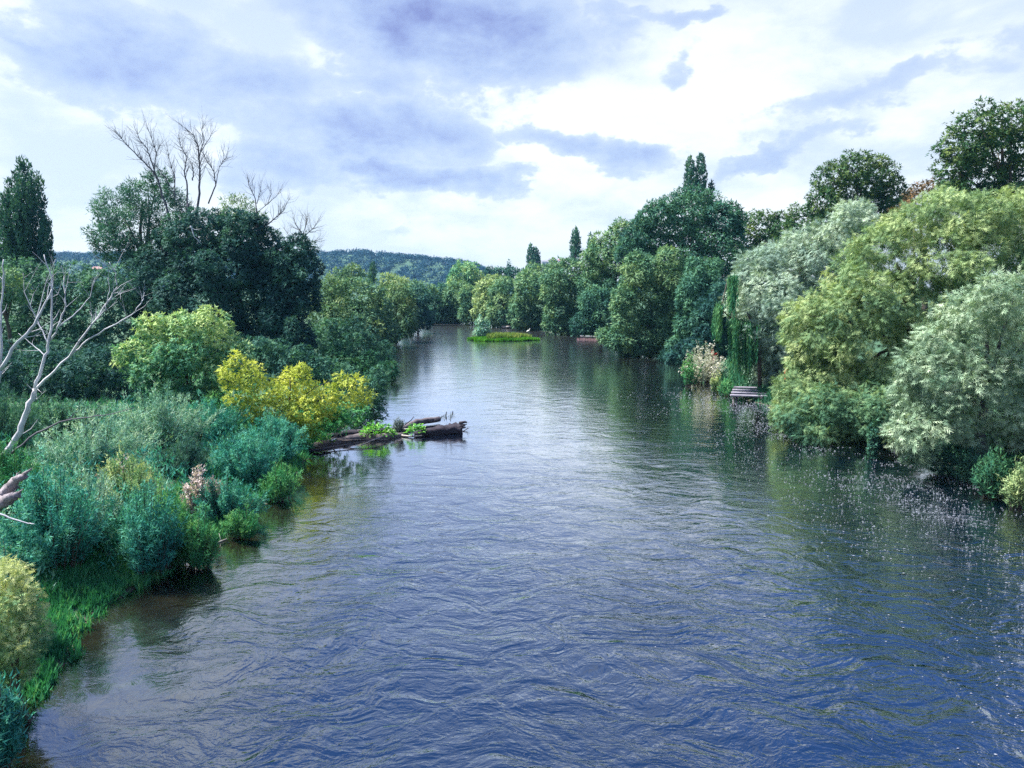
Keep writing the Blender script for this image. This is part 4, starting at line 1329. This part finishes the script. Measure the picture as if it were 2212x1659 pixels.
r_ = np.random.default_rng(81)
pts = np.concatenate([bank_points(r_, 30000, 12.5, 21.5, -0.1, 2.6, -1), bank_points(r_, 5000, 12.5, 24, -0.7, 0.3, -1)])
pts = pts[(pts[:, 2] > -0.04) & (fbm2(pts[:, 0], pts[:, 1], 61, 2, 1.4) > -0.28)]
grass_field('bank_grass', 'bright green grass tongue sloping to the water below the shrubs', pts, 'grass', 0.20, 82, 'narrow')
pts = np.concatenate([bank_points(r_, 14000, 21.5, 46, -0.1, 3.0, -1), bank_points(r_, 40000, 14, 75, 2.0, 45, -1)])
pts = pts[pts[:, 2] > -0.03]
grass_field('ground_weeds', 'low green weeds covering the left bank between the shrubs', pts, 'shrub_g', 0.30, 83, 'narrow', 0.4, 0.6)
for nm, lb, mt, sd, n_, th in (('undergrowth', 'tangle of teal undergrowth filling the gaps between the left bank shrubs', 'shrub', 85, 34000, 0.0),
                         ('undergrowth', 'paler weeds mixed through the teal undergrowth of the left bank', 'weed_pale', 86, 20000, 0.12),
                         ('undergrowth', 'yellowing stalks scattered through the left bank undergrowth', 'cream', 87, 7000, 0.22)):
    pts = bank_points(r_, n_, 15.5, 40, 0.6, 15, -1)
    hh = fbm2(pts[:, 0], pts[:, 1], sd, 3, 0.55)
    pts = pts[hh > th]
    hh = hh[hh > th]
    edge = np.clip((shore(pts[:, 1])[0] - pts[:, 0] - 0.6) / 2.5, 0, 1)
    pts[:, 2] += r_.random(len(pts)) ** 0.5 * np.clip(0.35 + 2.0 * (hh - th), 0, 1.5) * (0.25 + 0.75 * edge)
    grass_field(nm, lb, pts, mt, 0.17, sd + 100, 'narrow', 0.45, 0.7)
pts = np.concatenate([bank_points(r_, 9000, 24, 62, -0.1, 3.0, 1), bank_points(r_, 5000, 62, 175, 0.2, 4.0, 1), bank_points(r_, 9000, 46, 150, -0.1, 3.0, -1)])
pts = pts[pts[:, 2] > -0.03]
grass_field('shore_weeds', 'low green weeds along both shores under the willows', pts, 'shrub_d', 0.42, 84, 'narrow', 0.3, 0.6)

# ------------------------------------------------------------------ island


def build_island():
    L, Rr = gnd(1006, 741), gnd(1154, 734)
    c = (L + Rr) / 2 + np.array([0, 2.2, 0])
    a, b = (Rr[0] - L[0]) / 2, 2.6
    rng = np.random.default_rng(5)
    V, Fs = [(c[0], c[1], 0.42)], []
    K, Q = 5, 36
    for k in range(1, K + 1):
        for q in range(Q):
            th = 2 * math.pi * q / Q
            rr = k / K * (1 + 0.10 * math.sin(3 * th + 1) + 0.07 * math.sin(5 * th))
            V.append((c[0] + a * 1.02 * rr * math.cos(th), c[1] + b * rr * math.sin(th), 0.42 * (1 - (k / K) ** 3) - 0.22 * (k / K) ** 6))
    for q in range(Q):
        Fs.append((0, 1 + q, 1 + (q + 1) % Q))
        for k in range(K - 1):
            s = 1 + k * Q
            Fs.append((s + q, s + Q + q, s + Q + (q + 1) % Q, s + (q + 1) % Q))
    isl = obj('island', mesh_py('island', V, Fs, True), bpy.data.materials['bank_soil'])
    isl['kind'] = 'structure'

    def pick(n, r0, r1, back=False):
        th = rng.uniform(0, 2 * math.pi, n)
        rr = np.sqrt(rng.uniform(r0 * r0, r1 * r1, n)) * (1 + 0.10 * np.sin(3 * th + 1) + 0.07 * np.sin(5 * th))
        z = 0.42 * (1 - np.clip(rr, 0, 1) ** 3) - 0.05
        return np.stack([c[0] + a * rr * np.cos(th), c[1] + b * rr * np.sin(th), np.maximum(z, -0.02)], 1)
    grass_field('island_grass', 'bright green grass skirt around the small river island', pick(16000, 0.45, 1.02), 'island_grass', 0.42, 91, 'narrow', 0.45, 0.3)
    p = pick(6500, 0.0, 0.80)
    p = p[p[:, 0] > c[0] - a * 0.42]
    grass_field('island_reeds', 'golden dry reeds in the middle of the small river island', p, 'reed', 0.75, 92, 'narrow', 0.5, 0.22)
    return c, a


isl_c, isl_a = build_island()
tree('shrub', 'lone young willow shrub at the left end of the island', 'shrub', isl_c[1] + 0.5, [(1038, 697, 9, 11), (1042, 710, 14, 13), (1036, 716, 12, 10), (1047, 719, 12, 9), (1036, 688, 5, 7)], 'weed_pale', 1041, None, 3.4, nsub=10, r0=0.07, cover=1.4)


def bird():
    p = at(1141, 722, isl_c[1] + 0.6)
    t = thing('bird', 'small white bird standing among the reeds at the right end of the island', 'bird', p)
    mb = MB()
    mb.tube([(-0.28, 0, 0.42), (-0.12, 0, 0.50), (0.08, 0, 0.58), (0.2, 0, 0.70), (0.22, 0, 0.86), (0.30, 0, 0.93), (0.36, 0, 0.92)], [0.02, 0.12, 0.13, 0.06, 0.04, 0.055, 0.02], 8)
    mb.build('body', M['white'], t)
    MB().tube([(0.36, 0, 0.92), (0.50, 0, 0.89)], [0.018, 0.004], 5).build('beak', M['beak'], t)
    for s in (-1, 1):
        MB().tube([(0.0, 0.05 * s, 0.48), (0.02, 0.05 * s, 0.22), (0.0, 0.05 * s, 0.0)], [0.014, 0.010, 0.012], 5).build('leg', M['beak'], t)


bird()

# ------------------------------------------------------------------ log jam
rngl = np.random.default_rng(9)


def log_thing(name, label, cat, pts, rads, mat, sides=14, wob=0.12, group=None, broken=False):
    P = [gnd(x, y, z) for x, y, z in pts]
    o0 = P[0].copy()
    t = thing(name, label, cat, o0, group)
    Q, R = [], []
    for i in range(len(P) - 1):
        for s in range(5):
            f = s / 5
            Q.append(P[i] * (1 - f) + P[i + 1] * f - o0 + rngl.normal(0, rads[i] * 0.05, 3))
            R.append(rads[i] * (1 - f) + rads[i + 1] * f)
    Q.append(P[-1] - o0)
    R.append(rads[-1])
    MB().tube(Q, R, sides, True, wob, rngl).build('trunk', M[mat], t)
    return t, P, o0, Q


t, P, o0, Q = log_thing('log', 'thick dark log with a broken end, lying out into the river', 'log',
                        [(896, 938, 0.12), (935, 934, 0.16), (968, 929, 0.20), (996, 927, 0.22)], [0.17, 0.27, 0.33, 0.36], 'log', 18, 0.22)
# torn end: splinters and an upper lip
for i in range(10):
    an = rngl.uniform(0.1, 3.0)
    p = Q[-1] + np.array([0, math.cos(an) * 0.30, math.sin(an) * 0.30])
    MB().tube([p - np.array([0.15, 0, 0]), p + np.array([rngl.uniform(0.08, 0.32), rngl.normal(0, .04), rngl.normal(0.03, .05)])], [0.07, 0.02], 5).build('splinter', M['log'], t)
MB().tube([Q[-1] + np.array([-0.1, 0, 0.34]), Q[-1] + np.array([0.22, 0, 0.42]), Q[-1] + np.array([0.34, 0, 0.38])], [0.10, 0.07, 0.05], 6).build('broken_lip', M['log'], t)
log_thing('log', 'straighter grey log lying behind the thick dark log', 'log', [(862, 930, 0.12), (900, 912, 0.22), (950, 905, 0.24)], [0.17, 0.19, 0.16], 'drift', 10, 0.08)
log_thing('driftwood', 'long low mass of mauve-brown driftwood reaching the shore', 'driftwood', [(664, 966, 0.04), (720, 958, 0.07), (780, 945, 0.09), (830, 946, 0.08), (880, 938, 0.04)], [0.16, 0.22, 0.26, 0.22, 0.12], 'drift', 10, 0.25)
log_thing('driftwood', 'muddy half-sunk trunk parallel behind the long driftwood', 'driftwood', [(690, 945, 0.0), (760, 935, 0.06), (800, 934, 0.08), (870, 925, 0.06)], [0.12, 0.18, 0.16, 0.10], 'log', 9, 0.2)
GD = 'driftwood sticks of the log jam'
sticks = [
    ('curved pale barkless branch in front of the thick dark log', [(858, 932, .10), (870, 941, .08), (890, 943, .08), (912, 941, .10)], .07, 'drift_pale'),
    ('short pale stub leaning right of the smaller leafy plant', [(908, 931, .15), (916, 924, .35), (922, 919, .5)], .06, 'drift_pale'),
    ('pale thick stick under the left side of the smaller leafy plant', [(866, 929, .25), (885, 927, .28), (898, 927, .3)], .08, 'drift_pale'),
    ('pale stick pointing up left near the shore end of the driftwood', [(704, 955, .1), (722, 945, .35), (731, 937, .6)], .05, 'drift_pale'),
    ('thin grey branch arching behind the larger leafy plant', [(756, 932, .1), (790, 928, .3), (812, 918, .5), (826, 911, .7)], .05, 'drift'),
    ('forked grey branch on the bank behind the driftwood', [(728, 928, .3), (745, 917, .5), (770, 911, .6), (796, 910, .6)], .035, 'drift'),
    ('long thin root along the front edge of the driftwood', [(668, 962, .1), (700, 968, .12), (750, 960, .15), (800, 952, .2), (826, 944, .3)], .045, 'drift'),
    ('second thin root crossing the long driftwood', [(780, 962, .1), (800, 953, .2), (826, 943, .35)], .04, 'drift_pale'),
    ('mauve root across the middle of the driftwood', [(740, 952, .2), (775, 950, .25), (810, 949, .22), (840, 951, .1)], .05, 'drift'),
    ('dark snag with two prongs behind the grey weed', [(875, 917, .4), (888, 908, .7), (894, 900, .95)], .035, 'log'),
    ('thin drooping branch below the golden shrub', [(690, 885, 1.9), (715, 905, 1.3), (728, 920, .9), (735, 938, .35), (742, 950, .15)], .025, 'drift'),
    ('short twig standing on the grey log', [(938, 908, .4), (950, 904, .5), (958, 897, .75)], .03, 'log'),
    ('broken roots at the shore end of the driftwood', [(664, 974, .05), (690, 972, .12), (712, 970, .1)], .09, 'log'),
    ('white stick floating close to the left shore', [(462, 1176, .02), (478, 1169, .03), (490, 1164, .03)], .035, 'drift_pale'),
    ('small dark snag sticking out of the water beyond the log', [(963, 897, 0.0), (964, 894, .10), (965, 889, .28)], .035, 'log'),
    ('tiny dark snag right of the other snag beyond the log', [(978, 892, 0.0), (978, 888, .18)], .04, 'log'),
    ('little twig in the water off the broken end of the log', [(1000, 932, .0), (1008, 927, .08), (1014, 924, .16)], .03, 'log'),
]
for lb, pl, r, mt in sticks:
    P = [gnd(x, y, z) for x, y, z in pl]
    o0 = P[0]
    t = thing('stick', lb, 'stick', o0, GD)
    Q = [p - o0 for p in P]
    n = len(Q)
    MB().tube(Q, [r * (1 - 0.55 * i / (n - 1)) for i in range(n)], 7).build('stem', M[mt], t)
    if n > 2:
        m = Q[n // 2]
        MB().tube([m, m + np.array([rngl.normal(0.1, .12), rngl.normal(0, .1), rngl.uniform(.08, .3)])], [r * 0.5, r * 0.15], 5).build('twig', M[mt], t)

# leaf for the broad-leaved plants on the jam
lv = [(0, 0, 0), (0.10, 0.055, 0.03), (0.26, 0.075, 0.05), (0.40, 0.0, 0.0), (0.26, -0.075, 0.05), (0.10, -0.055, 0.03), (0.13, 0, 0), (0.27, 0, 0.015)]
lf = [(0, 6, 1), (0, 5, 6), (1, 6, 7, 2), (6, 5, 4, 7), (2, 7, 3), (7, 4, 3)]
DOCK = []
for i in range(3):
    me = mesh_py('leaf', lv, lf, True)
    a = me.attributes.new('tint', 'FLOAT', 'FACE')
    a.data.foreach_set('value', [0.25 + 0.3 * i] * len(lf))
    me.materials.append(M['dock'])
    DOCK.append(me)


def dock(label, x, y, z, w, d, h, n, seed):
    rng = random.Random(seed)
    p = gnd(x, y, z)
    t = thing('dock_plant', label, 'leafy plant', p, 'broad-leaved plants on the log jam')
    for i in range(n):
        o = obj('leaf', DOCK[rng.randrange(3)], None, t)
        an, rr = rng.uniform(0, 6.283), math.sqrt(rng.random())
        o.location = (math.cos(an) * rr * w, math.sin(an) * rr * d, h * (1 - rr * rr) * rng.uniform(0.5, 1.0) + 0.02)
        o.rotation_euler = (rng.uniform(-.5, .5), rng.uniform(-0.9, 0.35), an + rng.uniform(-.8, .8))
        s = rng.uniform(0.42, 0.75)
        o.scale = (s, s, s)


dock('larger bright green leafy plant growing on the driftwood', 816, 941, 0.18, 0.95, 0.5, 0.8, 230, 1)
dock('smaller bright green leafy plant against the thick dark log', 899, 936, 0.18, 0.5, 0.35, 0.55, 110, 2)
dock('few green leaves on the shore end of the driftwood', 705, 958, 0.15, 0.45, 0.3, 0.45, 36, 3)
bush('weed', 'grey dried weed standing between the two leafy plants', 'weeds', 40.5, 861, 938, 38, 30, 46, 'grey_weed', 450, 0.13, 'narrow', None, per=22, z0=0.15)
bush('weed', 'sprigs of dry weed growing on top of the thick dark log', 'weeds', 41.5, 968, 913, 12, 40, 14, 'grey_weed', 451, 0.09, 'narrow', None, per=8, z0=0.72, bx=0.9)

# ------------------------------------------------------------------ jetty, landing stage, far log


def jetty():
    c = gnd(1640, 848, 0.55)
    t = thing('jetty', 'grey plank jetty beside the water under the silvery willow', 'jetty', (c[0], c[1], 0), None, -0.20)
    for i in range(4):
        MB().box((0, 0, 0), (4.3, 0.58, 0.09)).build('plank', M['plank'], t, False).location = (0.15 * i, -0.95 + 0.78 * i, 0.42 + 0.10 * i)
    for y in (-0.9, 1.2):
        for x in (-1.7, 1.7):
            MB().tube([(x, y, -1.0), (x, y, 0.36 + (0.28 if y > 0 else 0))], [0.09, 0.08], 8).build('post', M['drift'], t)
    MB().box((0, 0.1, 0.30), (0.12, 2.9, 0.10)).build('beam', M['drift'], t, False)


jetty()


def landing():
    a, b = gnd(1246, 733), gnd(1302, 735)
    c = (a + b) / 2
    L = np.linalg.norm(b - a)
    t = thing('landing_stage', 'low reddish plank landing stage under the bushy willow', 'landing stage', (c[0], c[1], 0), None, math.atan2(b[1] - a[1], b[0] - a[0]))
    n = 9
    for i in range(n):
        w = L / n
        MB().box((0, 0, 0), (w * 0.90, 0.08, 0.95)).build('board', M['plank_red'], t, False).location = (-L / 2 + (i + .5) * w, 0.02 * (i % 2), -0.02 + 0.02 * (i % 3))
    MB().box((0, 0.5, 0.56), (L * 1.02, 1.2, 0.08)).build('deck', M['plank'], t, False)


landing()
t_, *_x = log_thing('fallen_log', 'pale fallen log on the far shore behind the island', 'log', [(1085, 706, 0.3), (1098, 706, 0.4), (1112, 704, 0.5)], [0.26, 0.22, 0.12], 'drift_pale', 8, 0.1)

# ------------------------------------------------------------------ foam flecks drifting along the right bank


def foam():
    rng = np.random.default_rng(12)
    n = 60000
    y = 9 + 58 * rng.random(n) ** 1.3
    xl, xr = shore(y)
    d = rng.gamma(1.5, 2.9, n)
    x = xr - d + 0.6
    dens = 0.5 + 1.6 * fbm2(x * 1.0, y * 0.6, 44, 3, 0.45) + 0.5 * fbm2(x, y, 45, 2, 1.7)
    keep = (rng.random(n) < np.clip(dens, 0.02, 1) * np.clip(1.25 - d / 13, 0, 1) * np.clip((62 - y) / 40, 0, 0.7)) & (x > xl + 3)
    x, y = x[keep], y[keep]
    # a thin sprinkling over the near water too
    m = 500
    x2, y2 = rng.uniform(-2, 17, m), rng.uniform(8, 24, m)
    k2 = rng.random(m) < np.clip(0.1 + 1.3 * fbm2(x2, y2, 46, 3, 0.6), 0, 1) * np.clip((x2 + 4) / 14, 0, 1)
    x, y = np.concatenate([x, x2[k2]]), np.concatenate([y, y2[k2]])
    n = len(x)
    z = water_h(x, y) + 0.012
    L = np.minimum(rng.lognormal(-3.75, 0.40, n), 0.05) * (0.55 + 0.014 * y)
    Wd = L * rng.uniform(0.28, 0.6, n)
    an = rng.normal(0.0, 0.35, n)
    Q = 6
    th = np.arange(Q) * 2 * math.pi / Q
    ex = L[:, None] * np.cos(th) * rng.uniform(.7, 1.15, (n, Q))
    ey = Wd[:, None] * np.sin(th) * rng.uniform(.7, 1.15, (n, Q))
    V = np.stack([x[:, None] + ex * np.cos(an)[:, None] - ey * np.sin(an)[:, None], y[:, None] + ex * np.sin(an)[:, None] + ey * np.cos(an)[:, None], np.repeat(z[:, None], Q, 1)], -1)
    V = np.concatenate([V, np.stack([x, y, z + 0.012], -1)[:, None, :]], 1).reshape(-1, 3)
    f = np.array([(i, (i + 1) % Q, Q) for i in range(Q)])
    Fq = (f[None] + (np.arange(n) * (Q + 1))[:, None, None]).reshape(-1, 3)
    mt, k = new_mat('river_foam')
    p = k.n('ShaderNodeBsdfPrincipled')
    p.inputs['Base Color'].default_value = (0.19, 0.21, 0.26, 1)
    p.inputs['Roughness'].default_value = 0.7
    o = k.n('ShaderNodeOutputMaterial')
    k.link(p.outputs[0], o.inputs[0])
    ob = obj('foam', mesh_np('foam', V, Fq), mt)
    ob['kind'] = 'stuff'
    tag(ob, 'white foam flecks drifting on the dark water along the right bank', 'foam')
    STATS['tris'] += len(Fq)


foam()


def haze():
    mt, k = new_mat('valley_air')
    v = k.n('ShaderNodeVolumePrincipled')
    v.inputs['Color'].default_value = (0.25, 0.56, 1.0, 1)
    v.inputs['Density'].default_value = 0.00011
    v.inputs['Anisotropy'].default_value = 0.2
    o = k.n('ShaderNodeOutputMaterial')
    k.link(v.outputs[0], o.inputs['Volume'])
    ob = MB().box((0, 800, 46.5), (3060, 1880, 99)).build('haze', mt, None, False)
    ob['kind'] = 'stuff'
    tag(ob, 'thin blue air over the whole valley', 'haze')


haze()
STATS.get('by', []).sort(reverse=True)
print('TRIS', STATS.get('by', [])[:14])
print('TRIS', STATS['tris'], 'OBJECTS', len(bpy.data.objects))
